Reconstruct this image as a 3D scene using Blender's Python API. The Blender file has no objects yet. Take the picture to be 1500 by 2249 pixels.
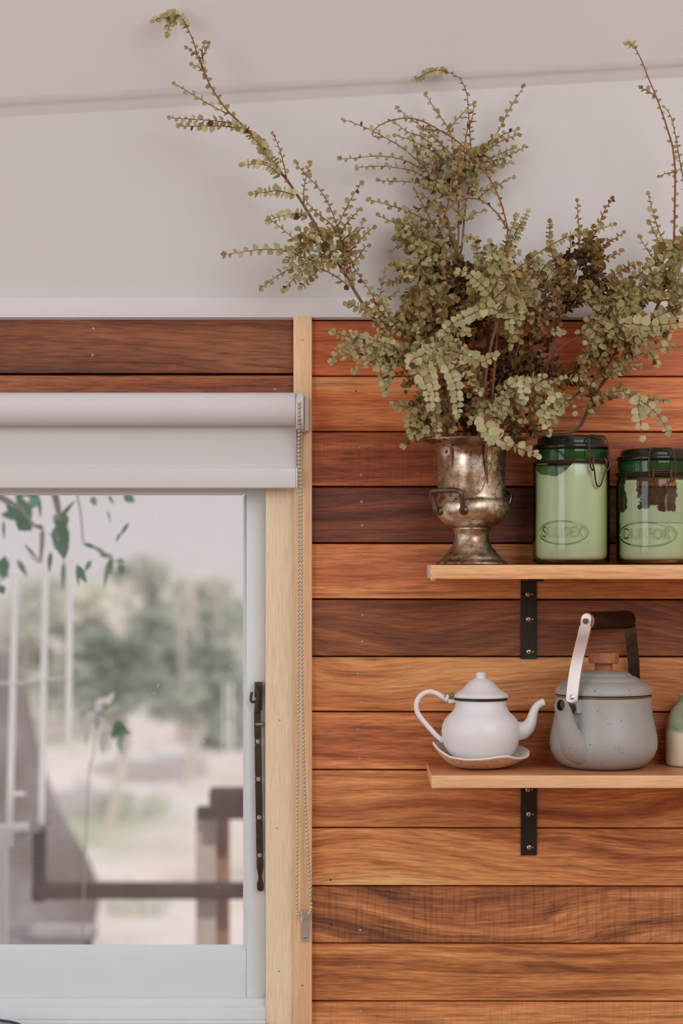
import bpy, bmesh, math, random
from mathutils import Vector, Matrix, noise as mnoise
SC = bpy.context.scene
COL = SC.collection
random.seed(11)
# ------------------------------------------------------------------ camera, light, exposure
DIST, FPX = 3.2, 4444.0            # camera to wall (m), focal length in pixels of the 1500x2249 frame
VX, VY = 775.0, 1235.0             # point of the frame straight ahead of the camera (eye level)
cam = bpy.data.cameras.new('camera'); camo = bpy.data.objects.new('camera', cam); COL.objects.link(camo)
camo.location = (0, -DIST, 0); camo.rotation_euler = (math.pi/2, 0, 0)
cam.sensor_width = 36; cam.lens = FPX*36/2249
cam.shift_x = -(VX-750)/2249; cam.shift_y = (VY-1124.5)/2249
cam.clip_start = 0.05; cam.clip_end = 200
cam.dof.use_dof = True; cam.dof.focus_distance = 3.08; cam.dof.aperture_fstop = 2.6
SC.camera = camo
w = bpy.data.worlds.new('world'); SC.world = w; w.use_nodes = True
w.node_tree.nodes['Background'].inputs[0].default_value = (0.715, 0.635, 0.645, 1)
w.node_tree.nodes['Background'].inputs[1].default_value = 0.98
SC.view_settings.view_transform = 'Standard'; SC.view_settings.look = 'None'
SC.view_settings.exposure = 0.0; SC.view_settings.gamma = 1.0; SC.view_settings.use_curve_mapping = False
SC.cycles.use_denoising = True
SC.cycles.max_bounces = 10; SC.cycles.transparent_max_bounces = 24
SC.cycles.caustics_reflective = False; SC.cycles.caustics_refractive = False
def area(name, loc, target, sx, sy, power, col):
    l = bpy.data.lights.new(name, 'AREA'); l.shape = 'RECTANGLE'; l.size = sx; l.size_y = sy
    l.energy = power; l.color = col
    o = bpy.data.objects.new(name, l); COL.objects.link(o); o.location = loc
    o.rotation_euler = (Vector(target)-Vector(loc)).to_track_quat('-Z', 'Y').to_euler()
    return o
area('daylight_door', (-2.35, -3.3, 0.45), (0.3, 0, 0.1), 2.0, 2.2, 46, (0.90, 1.0, 1.11))
area('daylight_window', (1.7, -2.9, 1.3), (0.6, 0, 0.95), 2.4, 1.8, 47, (0.91, 1.0, 1.10))  # added fill lamp lifting the upper right wall and ceiling; no window built
area('daylight_side', (-2.5, -1.15, 0.1), (0, -0.6, 0.0), 1.7, 2.0, 9.5, (0.86, 1.0, 1.16))
sun = bpy.data.lights.new('sun', 'SUN'); sun.energy = 1.6; sun.angle = 0.05; sun.color = (1, .95, .9)
suno = bpy.data.objects.new('sun', sun); COL.objects.link(suno)
suno.rotation_euler = Vector((-0.25, 0.75, -0.75)).to_track_quat('-Z', 'Y').to_euler()

# ------------------------------------------------------------------ helpers
def P(px, py, d=0.0):
    """point of the photograph at distance d in front of the wall (d < 0: beyond it)"""
    k = (DIST-d)/FPX
    return Vector(((px-VX)*k, -d, (VY-py)*k))
def lin(c):
    c /= 255.0
    return c/12.92 if c <= .04045 else ((c+.055)/1.055)**2.4
def C(r, g, b, k=1.0): return tuple(min(.92, lin(v)/k) for v in (r, g, b))+(1,)
def A(r, g, b): return C(r, g, b, .66)
class NT:
    def __init__(s, name):
        s.m = bpy.data.materials.new(name); s.m.use_nodes = True; s.t = s.m.node_tree
        s.b = s.t.nodes['Principled BSDF']; s.out = s.t.nodes['Material Output']
    def n(s, typ, **kw):
        nd = s.t.nodes.new('ShaderNode'+typ)
        for k, v in kw.items():
            if k.startswith('i_'):
                k = k[2:]; nd.inputs[int(k) if k.isdigit() else k.replace('_', ' ')].default_value = v
            else: setattr(nd, k, v)
        return nd
    def l(s, a, b): s.t.links.new(a, b)
    def set(s, **kw):
        for k, v in kw.items(): s.b.inputs[k.replace('_', ' ')].default_value = v
    def vec(s, scale=(1, 1, 1), loc=(0, 0, 0), rot=(0, 0, 0)):
        tc = s.n('TexCoord'); mp = s.n('Mapping')
        mp.inputs['Scale'].default_value = scale; mp.inputs['Location'].default_value = loc; mp.inputs['Rotation'].default_value = rot
        s.l(tc.outputs['Object'], mp.inputs['Vector']); return mp.outputs['Vector']
    def noise(s, v, scale=1.0, detail=3.0, rough=.55, dist=0.0):
        nd = s.n('TexNoise'); nd.inputs['Scale'].default_value = scale; nd.inputs['Detail'].default_value = detail
        nd.inputs['Roughness'].default_value = rough; nd.inputs['Distortion'].default_value = dist
        s.l(v, nd.inputs['Vector']); return nd.outputs['Fac']
    def ramp(s, f, stops):
        nd = s.n('ValToRGB'); e = nd.color_ramp.elements
        while len(e) < len(stops): e.new(.5)
        for i, (p, c) in enumerate(stops):
            e[i].position = p; e[i].color = c if len(c) == 4 else tuple(c)+(1,)
        s.l(f, nd.inputs['Fac']); return nd.outputs['Color']
    def mix(s, f, a, b, mode='MIX'):
        nd = s.n('MixRGB', blend_type=mode)
        for sock, v in ((nd.inputs[0], f), (nd.inputs[1], a), (nd.inputs[2], b)):
            if isinstance(v, (int, float)): sock.default_value = v
            elif isinstance(v, tuple): sock.default_value = v
            else: s.l(v, sock)
        return nd.outputs[0]
    def math(s, op, a, b=0.0):
        nd = s.n('Math', operation=op)
        for sock, v in ((nd.inputs[0], a), (nd.inputs[1], b)):
            if isinstance(v, (int, float)): sock.default_value = v
            else: s.l(v, sock)
        return nd.outputs[0]
    def bump(s, h, strength=.2, dist=.001):
        nd = s.n('Bump'); nd.inputs['Strength'].default_value = strength; nd.inputs['Distance'].default_value = dist
        s.l(h, nd.inputs['Height']); s.l(nd.outputs[0], s.b.inputs['Normal'])
    def color(s, c): s.l(c, s.b.inputs['Base Color'])
def plain(name, col, rough=.5, metal=0.0, var=.06, scale=30, bump=0.0, spec=.5, coat=0.0):
    t = NT(name); t.set(Roughness=rough, Metallic=metal); t.b.inputs['Specular IOR Level'].default_value = spec
    t.b.inputs['Coat Weight'].default_value = coat
    f = t.noise(t.vec(), scale, 4)
    lo = tuple(max(0, v*(1-var)) for v in col[:3]); hi = tuple(min(1, v*(1+var)) for v in col[:3])
    t.color(t.ramp(f, [(.3, lo), (.7, hi)]))
    if bump: t.bump(f, bump, .002)
    return t.m
def wood(name, dark, mid, light, seed=0.0, warp=.05, band=42.0, fibre=.35, axis='X', rough=.48, low=.30, high=.70, knots=0.0, wl=1.6, fig=5.0, chat=0.0, spec=.35, streak=.0):
    """plank: streaks that follow a warped grain, fine fibres, darker pores"""
    t = NT(name); t.set(Roughness=rough); t.b.inputs['Specular IOR Level'].default_value = spec
    rot = (0, 0, 0) if axis == 'X' else ((0, math.pi/2, 0) if axis == 'Z' else (0, 0, math.pi/2))
    v = t.vec((1, 1, 1), (seed*3.7, seed*1.3, seed*2.1), rot)
    sp = t.n('SeparateXYZ'); t.l(v, sp.inputs[0])
    mp = t.n('Mapping'); mp.inputs['Scale'].default_value = (wl, 1.0, fig); t.l(v, mp.inputs[0])
    n1 = t.noise(mp.outputs[0], 1.0, 1.5, .45)
    zz = t.math('ADD', sp.outputs[2], t.math('MULTIPLY', n1, warp*2))
    zy = t.math('ADD', zz, t.math('MULTIPLY', sp.outputs[1], .8))
    zf = t.math('ADD', t.math('ADD', sp.outputs[2], t.math('MULTIPLY', n1, warp*.7)), t.math('MULTIPLY', sp.outputs[1], .8))
    cb = t.n('CombineXYZ'); t.l(t.math('MULTIPLY', sp.outputs[0], .9), cb.inputs[0]); cb.inputs[1].default_value = seed
    t.l(t.math('MULTIPLY', zy, band), cb.inputs[2])
    s1 = t.noise(cb.outputs[0], 1.0, 4, .6)
    cb2 = t.n('CombineXYZ'); t.l(t.math('MULTIPLY', sp.outputs[0], 26), cb2.inputs[0]); t.l(t.math('MULTIPLY', zf, 460), cb2.inputs[2]); cb2.inputs[1].default_value = seed
    s2 = t.noise(cb2.outputs[0], 1.0, 3, .6)
    cb3 = t.n('CombineXYZ'); t.l(t.math('MULTIPLY', sp.outputs[0], 3.0), cb3.inputs[0]); t.l(t.math('MULTIPLY', zy, 9), cb3.inputs[2]); cb3.inputs[1].default_value = seed+5
    s3 = t.noise(cb3.outputs[0], 1.0, 2, .5)
    f = t.math('ADD', t.math('ADD', t.math('MULTIPLY', s1, .55), t.math('MULTIPLY', s3, .30)), t.math('MULTIPLY', s2, .15))
    c = t.ramp(f, [(low, dark), ((low+high)/2, mid), (high, light)])
    fib = t.ramp(s2, [(.3, (1-fibre,)*3), (.62, (1.06,)*3)])
    c = t.mix(1.0, c, fib, 'MULTIPLY')
    cb5 = t.n('CombineXYZ'); t.l(t.math('MULTIPLY', sp.outputs[0], 7), cb5.inputs[0]); t.l(t.math('MULTIPLY', zf, 170), cb5.inputs[2]); cb5.inputs[1].default_value = seed+9
    s5 = t.noise(cb5.outputs[0], 1.0, 3, .6)
    c = t.mix(streak, c, t.ramp(s5, [(.28, (.42, .36, .32)), (.47, (1, 1, 1)), (.7, (1.1, 1.1, 1.1))]), 'MULTIPLY')
    if chat:
        cb4 = t.n('CombineXYZ'); t.l(t.math('MULTIPLY', sp.outputs[0], 210), cb4.inputs[0]); t.l(t.math('MULTIPLY', sp.outputs[2], 14), cb4.inputs[2])
        s4 = t.noise(cb4.outputs[0], 1.0, 2, .5)
        c = t.mix(chat, c, t.ramp(s4, [(.36, (.5, .46, .44)), (.52, (1, 1, 1))]), 'MULTIPLY')
    if knots:
        kv = t.n('Mapping'); kv.inputs['Scale'].default_value = (7, 1, 26); t.l(v, kv.inputs[0])
        vo = t.noise(kv.outputs[0], 1.0, 2, .5)
        c = t.mix(t.ramp(vo, [(.70-.05*knots, (0, 0, 0)), (.78, (.8, .8, .8))]), c, tuple(x*.4 for x in dark[:3])+(1,))
    t.color(c); t.bump(s2, .12, .001)
    return t.m
class MB:
    """collects shapes; build() links them as ONE mesh object"""
    def __init__(s): s.v = []; s.f = []; s.mi = []; s.cur = 0; s.tone = []
    def add(s, vs, fs, mat=None):
        o = len(s.v); s.v += [tuple(x) for x in vs]
        for f in fs: s.f.append(tuple(i+o for i in f)); s.mi.append(s.cur if mat is None else mat)
        return s
    def box(s, x0, x1, y0, y1, z0, z1, bev=0.0, seg=2, mat=None, xf=None):
        bm = bmesh.new(); bmesh.ops.create_cube(bm, size=1)
        bmesh.ops.scale(bm, vec=(abs(x1-x0), abs(y1-y0), abs(z1-z0)), verts=bm.verts)
        bmesh.ops.translate(bm, vec=((x0+x1)/2, (y0+y1)/2, (z0+z1)/2), verts=bm.verts)
        if bev: bmesh.ops.bevel(bm, geom=bm.edges[:], offset=bev, segments=seg, affect='EDGES', profile=.5)
        return s.bm(bm, mat, xf)
    def bm(s, bm, mat=None, xf=None):
        bm.verts.index_update()
        vs = [(xf @ v.co) if xf else v.co.copy() for v in bm.verts]
        s.add(vs, [[v.index for v in f.verts] for f in bm.faces], mat); bm.free(); return s
    def lathe(s, prof, c=(0, 0, 0), seg=64, mat=None, wob=None, xf=None):
        vs = []; fs = []; n = len(prof)
        for i in range(seg):
            a = 2*math.pi*i/seg
            for r, z in prof:
                q = Vector((r*math.cos(a), r*math.sin(a), z))
                if wob: q = wob(q)
                if xf: q = xf @ q
                vs.append(q+Vector(c))
        for i in range(seg):
            j = (i+1) % seg
            for k in range(n-1):
                r0, r1 = prof[k][0], prof[k+1][0]
                a, b, c2, d = i*n+k, j*n+k, j*n+k+1, i*n+k+1
                if r0 < 1e-7 and r1 < 1e-7: continue
                if r0 < 1e-7: fs.append((a, c2, d))
                elif r1 < 1e-7: fs.append((a, b, d))
                else: fs.append((a, b, c2, d))
        return s.add(vs, fs, mat)
    def tube(s, pts, rad, seg=8, cap=True, mat=None, flat=None, up=None):
        """sweep along pts; rad number or list; flat=(a, b) section half sizes for a strap"""
        pts = [Vector(p) for p in pts]; n = len(pts)
        R = rad if isinstance(rad, (list, tuple)) else [rad]*n
        vs = []; fs = []; prev = None
        for i, p in enumerate(pts):
            t = (pts[min(i+1, n-1)]-pts[max(i-1, 0)])
            t = t.normalized() if t.length > 1e-9 else Vector((0, 0, 1))
            if prev is None:
                u = Vector(up) if up else (Vector((0, 1, 0)) if abs(t.y) < .9 else Vector((1, 0, 0)))
            else: u = prev
            u = (u-t*u.dot(t)).normalized(); prev = u; w2 = t.cross(u)
            for k in range(seg):
                a = 2*math.pi*k/seg
                vs.append(p+u*math.cos(a)*R[i]*(flat[0] if flat else 1)+w2*math.sin(a)*R[i]*(flat[1] if flat else 1))
        for i in range(n-1):
            for k in range(seg):
                k2 = (k+1) % seg
                fs.append((i*seg+k, i*seg+k2, (i+1)*seg+k2, (i+1)*seg+k))
        if cap: fs.append(tuple(range(seg-1, -1, -1))); fs.append(tuple((n-1)*seg+k for k in range(seg)))
        return s.add(vs, fs, mat)
    def strap(s, pts, wdir, hw, ht, mat=None):
        """flat band of half width hw, half thickness ht; wdir = width direction"""
        pts = [Vector(p) for p in pts]; n = len(pts); W = Vector(wdir).normalized(); vs = []; fs = []
        for i, p in enumerate(pts):
            t = (pts[min(i+1, n-1)]-pts[max(i-1, 0)]).normalized(); u = t.cross(W).normalized()
            for a, b in ((-1, -1), (1, -1), (1, 1), (-1, 1)): vs.append(p+W*hw*a+u*ht*b)
        for i in range(n-1):
            for k in range(4): fs.append((i*4+k, i*4+(k+1) % 4, (i+1)*4+(k+1) % 4, (i+1)*4+k))
        fs += [(3, 2, 1, 0), tuple((n-1)*4+k for k in range(4))]
        return s.add(vs, fs, mat)
    def sphere(s, c, r, u=12, v=8, sc=(1, 1, 1), mat=None):
        pr = [(r*math.sin(math.pi*k/v), -r*math.cos(math.pi*k/v)) for k in range(v+1)]
        pr[0] = (0, -r); pr[-1] = (0, r)
        return s.lathe(pr, c, u, mat, wob=lambda q: Vector((q.x*sc[0], q.y*sc[1], q.z*sc[2])))
    def disc(s, c, r, axis, th, seg=20, mat=None):
        ax = Vector(axis).normalized(); return s.tube([Vector(c), Vector(c)+ax*th], r, seg, True, mat)
    def build(s, name, mats, parent=None, smooth=True, sharp=40, origin=None):
        me = bpy.data.meshes.new(name); off = Vector(origin) if origin else Vector()
        wo = parent.matrix_world.translation.copy() if parent else Vector()
        base = Vector(parent['o']) if parent is not None and 'o' in parent else wo
        if parent is not None: off = base
        me.from_pydata([tuple(Vector(q)-off) for q in s.v], [], s.f)
        ms = mats if isinstance(mats, (list, tuple)) else [mats]
        for m in ms: me.materials.append(m)
        me.polygons.foreach_set('material_index', s.mi)
        bm = bmesh.new(); bm.from_mesh(me); bmesh.ops.remove_doubles(bm, verts=bm.verts, dist=1e-6)
        bmesh.ops.recalc_face_normals(bm, faces=bm.faces); bm.to_mesh(me); bm.free()
        if smooth:
            me.polygons.foreach_set('use_smooth', [True]*len(me.polygons)); me.set_sharp_from_angle(angle=math.radians(sharp))
        o = bpy.data.objects.new(name, me); COL.objects.link(o)
        if parent is not None: o.parent = parent; o['o'] = tuple(base)
        else: o.location = off; o['o'] = tuple(off)
        return o
def tag(o, label=None, cat=None, group=None, kind=None):
    for k, v in (('label', label), ('category', cat), ('group', group), ('kind', kind)):
        if v: o[k] = v
    return o
def thing(name, loc, label, cat, group=None, kind=None):
    o = bpy.data.objects.new(name, None); COL.objects.link(o); o.location = loc; o.empty_display_size = .05
    o['o'] = tuple(loc); return tag(o, label, cat, group, kind)
def curve(pts, n=8):
    """Catmull-Rom through pts"""
    pts = [Vector(p) for p in pts]; out = []
    if len(pts) < 3: n = max(n, 2)
    for i in range(len(pts)-1):
        p0 = pts[max(i-1, 0)]; p1 = pts[i]; p2 = pts[i+1]; p3 = pts[min(i+2, len(pts)-1)]
        for k in range(n):
            t = k/n
            out.append(.5*((2*p1)+(p2-p0)*t+(2*p0-5*p1+4*p2-p3)*t*t+(3*p1-p0-3*p2+p3)*t**3))
    out.append(pts[-1]); return out
def fromseen(lst, d): return [P(x, y, d) for x, y in lst]

# ------------------------------------------------------------------ materials
WHITE = plain('white_paint', C(222, 214, 209, 1.08), .55, var=.012, scale=6)
TRIMW = plain('white_gloss_paint', C(226, 219, 217, 1.0), .35, var=.01, scale=8)
SASHW = plain('sash_paint', C(221, 225, 225, .94), .4, var=.02, scale=12)
FABRIC = plain('blind_fabric', C(219, 213, 209, .98), .8, var=.012, scale=300)
PLASTIC = plain('white_plastic', C(221, 217, 212, .96), .35, var=.01)
PINE = wood('pine', A(202, 154, 112), A(211, 168, 130), A(217, 180, 148), 2.2, .02, 60, .10, 'Z', .5, wl=.7, fig=9)
PINE2 = wood('pale_pine', A(208, 174, 142), A(214, 183, 154), A(220, 192, 165), 5.2, .02, 50, .10, 'Z', .5, wl=.7, fig=9)
NAIL = plain('nail_steel', C(158, 154, 148), .5, .35, .2)
BLACK = plain('black_steel', C(42, 36, 31), .42, .3, .15, 60)
BRASSY = plain('zinc_screw', C(205, 190, 155), .3, .9, .1)
DARKGAP = plain('gap_shadow_board', C(30, 20, 15), .9)
def B(n, d, m, l, gain=1.05, **k):
    g = lambda c: A(min(255, c[0]*gain*.95), min(255, c[1]*gain*.97), min(255, c[2]*gain*.93))
    k.setdefault('streak', .75); k.setdefault('low', .385); k.setdefault('high', .60)
    return wood(n, g(d), g(m), g(l), **k)
BOARDS = [ # (top py left, top py right, material)
 (703, 706, B('board_a', gain=1.06, d=(150, 68, 34), m=(178, 92, 50), l=(192, 104, 62), seed=1, warp=.03, fibre=.25)),
 (826, 828, B('board_b', gain=1.18, d=(140, 74, 42), m=(178, 98, 58), l=(200, 126, 80), seed=2, warp=.035, fibre=.3)),
 (948, 949, B('board_c', (110, 52, 30), (152, 76, 44), (186, 106, 62), seed=3, warp=.02, fibre=.3, chat=.25)),
 (1069, 1070, B('board_d', gain=1.06, d=(66, 32, 24), m=(94, 48, 34), l=(122, 66, 44), seed=4, warp=.03, fibre=.35)),
 (1193, 1194, B('board_e', gain=1.09, d=(142, 72, 44), m=(172, 100, 62), l=(196, 130, 84), seed=5.4, warp=.02, fibre=.25, band=26)),
 (1316, 1318, B('board_f', gain=0.98, d=(92, 52, 38), m=(128, 72, 46), l=(158, 94, 58), seed=6.3, warp=.17, fibre=.3, wl=1.8, knots=.3)),
 (1442, 1443, B('board_g', gain=1.0, d=(160, 92, 52), m=(188, 116, 70), l=(206, 142, 92), seed=7.7, warp=.15, fibre=.22, knots=.3, wl=2.2)),
 (1563, 1566, B('board_h', gain=1.12, d=(126, 66, 42), m=(166, 96, 60), l=(192, 124, 82), seed=8.1, warp=.03, fibre=.35, knots=.5)),
 (1691, 1692, B('board_i', gain=1.18, d=(104, 54, 38), m=(150, 90, 56), l=(186, 124, 80), seed=9.9, warp=.14, fibre=.25, wl=1.5, low=.34)),
 (1818, 1821, B('board_j', gain=1.06, d=(150, 84, 52), m=(192, 124, 78), l=(212, 152, 104), seed=10.6, warp=.16, fibre=.3, wl=2.0, knots=.4)),
 (1946, 1948, B('board_k', gain=1.14, d=(96, 58, 42), m=(146, 90, 58), l=(176, 116, 76), seed=11.5, warp=.22, fibre=.3, wl=1.6, chat=.45)),
 (2072, 2074, B('board_l', gain=1.16, d=(116, 66, 42), m=(162, 102, 62), l=(186, 128, 82), seed=12.2, warp=.05, fibre=.3, knots=.7)),
 (2199, 2201, B('board_m', gain=1.04, d=(160, 90, 54), m=(190, 120, 76), l=(206, 142, 96), seed=13.4, warp=.04, fibre=.28, chat=.2)),
 (2326, 2328, B('board_n', (150, 84, 50), (176, 108, 68), (196, 130, 86), seed=14.4)),
]
LEFTB = [
 (697, 820, B('board_o', gain=0.92, d=(84, 44, 28), m=(122, 66, 40), l=(148, 86, 54), seed=15.3, warp=.14, fibre=.35, wl=1.4, knots=.3)),
 (823, 944, B('board_p', gain=0.98, d=(96, 44, 26), m=(136, 70, 42), l=(158, 92, 58), seed=16.8, warp=.03, fibre=.35)),
 (946, 1034, B('board_q', (96, 50, 32), (130, 70, 44), (154, 90, 58), seed=17.8, warp=.03, fibre=.35)),
]
EYE = 1.45
# ------------------------------------------------------------------ the room
S0 = DIST/FPX
def X0(px): return (px-VX)*S0
def Z0(py): return (VY-py)*S0
XL, XR, YF = -2.6, 2.5, -4.7
mb = MB(); mats = []
for i, (yl, yr, m) in enumerate(BOARDS):
    mats.append(m)
    nxt = BOARDS[i+1] if i+1 < len(BOARDS) else (yl+123, yr+123)
    x0, x1 = X0(664), XR
    t0, t1, b0, b1 = Z0(yl+1.5), Z0(yr+1.5)-(yr-yl)*S0*1.2, Z0(nxt[0]-1.5), Z0(nxt[1]-1.5)-(nxt[1]-nxt[0])*S0*1.2
    e = .0012
    vs = [(x0, 0, b0+e), (x1, 0, b1+e), (x1, 0, t1-e), (x0, 0, t0-e), (x0, .0015, b0), (x1, .0015, b1), (x1, .0015, t1), (x0, .0015, t0),
          (x0, .018, b0), (x1, .018, b1), (x1, .018, t1), (x0, .018, t0)]
    fs = [(0, 1, 2, 3), (0, 4, 5, 1), (1, 5, 6, 2), (2, 6, 7, 3), (3, 7, 4, 0), (4, 8, 9, 5), (5, 9, 10, 6), (6, 10, 11, 7), (7, 11, 8, 4), (8, 11, 10, 9)]
    mb.add(vs, fs, len(mats)-1)
for yt, yb, m in LEFTB:
    mats.append(m); mb.box(XL, X0(662), .0, .018, Z0(yb-.5), Z0(yt+1.5), .001, 1, len(mats)-1)
mats.append(BOARDS[9][2]); k = len(mats)-1                      # below the window, under the frame
for q in range(10): mb.box(XL, X0(662), 0, .018, Z0(2300)-.0885*(q+1)+.001, Z0(2300)-.0885*q, .001, 1, k)
for q in range(6): mb.box(X0(664), XR, 0, .018, Z0(2452)-.0885*(q+1)+.001, Z0(2452)-.0885*q, .001, 1, k)
mats.append(DARKGAP); k = len(mats)-1
ztop = 1.0
mb.box(X0(586), XR, .0185, .075, -EYE, ztop, 0, 1, k)           # backing right of the opening
mb.box(XL, X0(586), .0185, .075, Z0(1036), ztop, 0, 1, k)
mb.box(XL, X0(586), .0185, .075, -EYE, Z0(2210), 0, 1, k)
wallb = tag(mb.build('wall_back', mats), 'wall of horizontal reclaimed hardwood boards in mixed browns', kind='structure')
nl = [(782, 859, 1), (791, 921), (791, 983), (793, 1043), (794, 1102), (795, 1154), (791, 1226), (796, 1285), (796, 1351), (795, 1409), (786, 1480), (792, 1544), (786, 1603), (790, 1667),
      (790, 1879), (790, 1991), (791, 2043), (788, 2124), (792, 2222), (604, 855), (452, 862, 1), (205, 722), (203, 780), (728, 2030, 1), (726, 1932, 1)]
for t in nl:
    b = MB()
    if len(t) == 3: b.disc(P(t[0], t[1], -.002), .0014, (0, -1, 0), .0023, 12); b.build('nail_hole', DARKGAP, wallb)
    else: b.lathe([(0, .0008), (.0012, .0007), (.0021, .0003), (.0022, -.002), (0, -.002)], P(t[0], t[1], 0), 12, xf=Matrix.Rotation(math.pi/2, 4, 'X')); b.build('nail_head', NAIL, wallb)
# white wall above, its band, cove and the sloping ceiling
SL = .0590
def zc(x): return Z0(196)+SL*(x-X0(750))
mb = MB(); n = 24
vs = []; 
for i in range(n+1):
    x = XL+(XR-XL)*i/n; vs += [(x, .004, Z0(690)), (x, .004, zc(x)+.02), (x, .07, Z0(690)), (x, .07, zc(x)+.02)]
fs = []
for i in range(n): a = i*4; fs += [(a, a+4, a+5, a+1), (a+2, a+3, a+7, a+6), (a+1, a+5, a+7, a+3), (a, a+2, a+6, a+4)]
mb.add(vs, fs); tag(mb.build('wall_upper', WHITE), 'white painted upper wall above the timber boards', kind='structure')
mb = MB(); mb.box(XL, XR, -.011, .006, Z0(699.5), Z0(655), .0015, 2); mb.box(XL, XR, -.002, .006, Z0(702), Z0(697), .0005, 1)
tag(mb.build('trim_1', TRIMW), 'white painted horizontal band between upper wall and boards', kind='structure')
mb = MB(); prof = [(.0041, -.0125), (.0034, -.0105), (.0024, -.0085), (.0010, -.006), (-.0008, .0), (-.004, .005), (-.008, .0075), (-.008, .03), (.0041, .03)]
vs = []; fs = []
for i in range(n+1):
    x = XL+(XR-XL)*i/n
    vs += [(x, y, zc(x)+z) for y, z in prof]
m_ = len(prof)
for i in range(n):
    for k in range(m_): fs.append((i*m_+k, i*m_+(k+1) % m_, (i+1)*m_+(k+1) % m_, (i+1)*m_+k))
mb.add(vs, fs); tag(mb.build('trim_2', WHITE, sharp=80), 'thin white cornice strip where the sloping ceiling meets the wall', kind='structure')
mb = MB(); th = .1; RD = 1.7; RZ = 1.0                             # the ceiling pitches up towards the room, then runs level
sec = [(.07, -.06), (-RD, RD*RZ), (YF-.1, RD*RZ)]
vs = []
for x in (XL, XR):
    for up in (0, th):
        for y, dz in sec: vs.append((x, y, zc(x)+dz+up))
fs = [(0, 1, 7, 6), (1, 2, 8, 7), (3, 9, 10, 4), (4, 10, 11, 5), (0, 6, 9, 3), (2, 5, 11, 8), (0, 3, 4, 1), (1, 4, 5, 2), (6, 7, 10, 9), (7, 8, 11, 10)]
mb.add(vs, fs)
tag(mb.build('ceiling', plain('ceiling_paint', C(222, 216, 213, .84), .6, var=.01, scale=5), smooth=False), 'white sloping ceiling rising to the right', kind='structure')  # wall white made brighter; bounce light from below is put into the colour
FLOORM = wood('floor_boards', A(120, 84, 56), A(150, 108, 74), A(170, 128, 92), 21, .04)
mb = MB(); mb.box(XL-.1, XR+.1, YF-.1, .075, -EYE-.1, -EYE); tag(mb.build('floor', FLOORM), 'timber floor', kind='structure')
for nm, bx in (('wall_left', (XL-.1, XL, YF-.1, .075)), ('wall_right', (XR, XR+.1, YF-.1, .075)), ('wall_front', (XL, XR, YF-.1, YF))):
    mb = MB(); mb.box(bx[0], bx[1], bx[2], bx[3], -EYE, 2.75); tag(mb.build(nm, plain(nm+'_paint', A(196, 182, 168), .7)), 'painted side of the room outside the view', kind='structure')
# pine upright and jamb board beside the window
mb = MB(); mb.box(X0(644.5)*.997, X0(685)*.997, -.013, .001, Z0(2330), Z0(696), .0012, 2)
tr = tag(mb.build('trim_3', PINE), 'narrow upright pine batten between the window and the boards', kind='structure')
for x, y in ((665, 747), (664, 2164)):
    b = MB(); b.lathe([(0, .0006), (.0016, .0004), (.0024, -.001), (0, -.001)], P(x, y, .0128), 12, xf=Matrix.Rotation(math.pi/2, 4, 'X')); b.build('nail_head', NAIL, tr)
mb = MB(); mb.box(X0(583), X0(646), -.004, .07, Z0(2330), Z0(1036), .001, 1)
tr = tag(mb.build('trim_4', PINE2), 'wide pale pine jamb board beside the white window sash', kind='structure')
for x, y in ((614, 1582), (608, 1819), (613, 2133)):
    b = MB(); b.lathe([(0, .0006), (.0012, .0004), (.002, -.001), (0, -.001)], P(x, y, .004), 12, xf=Matrix.Rotation(math.pi/2, 4, 'X')); b.build('nail_head', NAIL, tr)
# window: sash, glazing, sill steps
def glassmat():
    t = NT('dusty_glass'); nt = t.t
    tr = t.n('BsdfTransparent'); tr.inputs[0].default_value = (.95, .97, .965, 1)
    gl = t.n('BsdfGlossy'); gl.inputs['Roughness'].default_value = .02
    df = t.n('BsdfDiffuse'); df.inputs[0].default_value = (.78, .80, .82, 1)
    tl = t.n('BsdfTranslucent'); tl.inputs[0].default_value = (.82, .84, .86, 1)
    dd = t.n('MixShader'); dd.inputs[0].default_value = .55; t.l(df.outputs[0], dd.inputs[1]); t.l(tl.outputs[0], dd.inputs[2])
    v = t.vec()
    vo = t.n('TexVoronoi'); vo.inputs['Scale'].default_value = 95; t.l(v, vo.inputs['Vector'])
    big = t.noise(v, 7, 4)
    spk = t.ramp(vo.outputs['Distance'], [(.06, (.75, .75, .75)), (.13, (0, 0, 0))])
    sel = t.ramp(t.noise(v, 22, 2), [(.58, (0, 0, 0)), (.66, (1, 1, 1))])
    film = t.ramp(big, [(.3, (.09, .09, .09)), (.75, (.19, .19, .19))])
    f = t.mix(1.0, film, t.mix(1.0, spk, sel, 'MULTIPLY'), 'ADD')
    m1 = t.n('MixShader'); t.l(f, m1.inputs[0]); t.l(tr.outputs[0], m1.inputs[1]); t.l(dd.outputs[0], m1.inputs[2])
    m2 = t.n('MixShader'); m2.inputs[0].default_value = .03; t.l(m1.outputs[0], m2.inputs[1]); t.l(gl.outputs[0], m2.inputs[2])
    t.l(m2.outputs[0], t.out.inputs['Surface']); return t.m
DS = -.022                                                      # sash front, behind the wall face
def PX(px, d): return P(px, VY, d).x
def PZ(py, d): return P(VX, py, d).z
WXL = -1.9
win = thing('window_1', (PX(300, DS), -DS, PZ(2190, DS)), 'white timber casement window with dusty glass', 'window', kind='structure')
mb = MB()
yb = -DS
zt, zb, xr = PZ(1060, DS), PZ(2190, DS), PX(582.5, DS)
gt, gb, gx = PZ(1083, DS), PZ(2087, DS), PX(541, DS)
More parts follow.
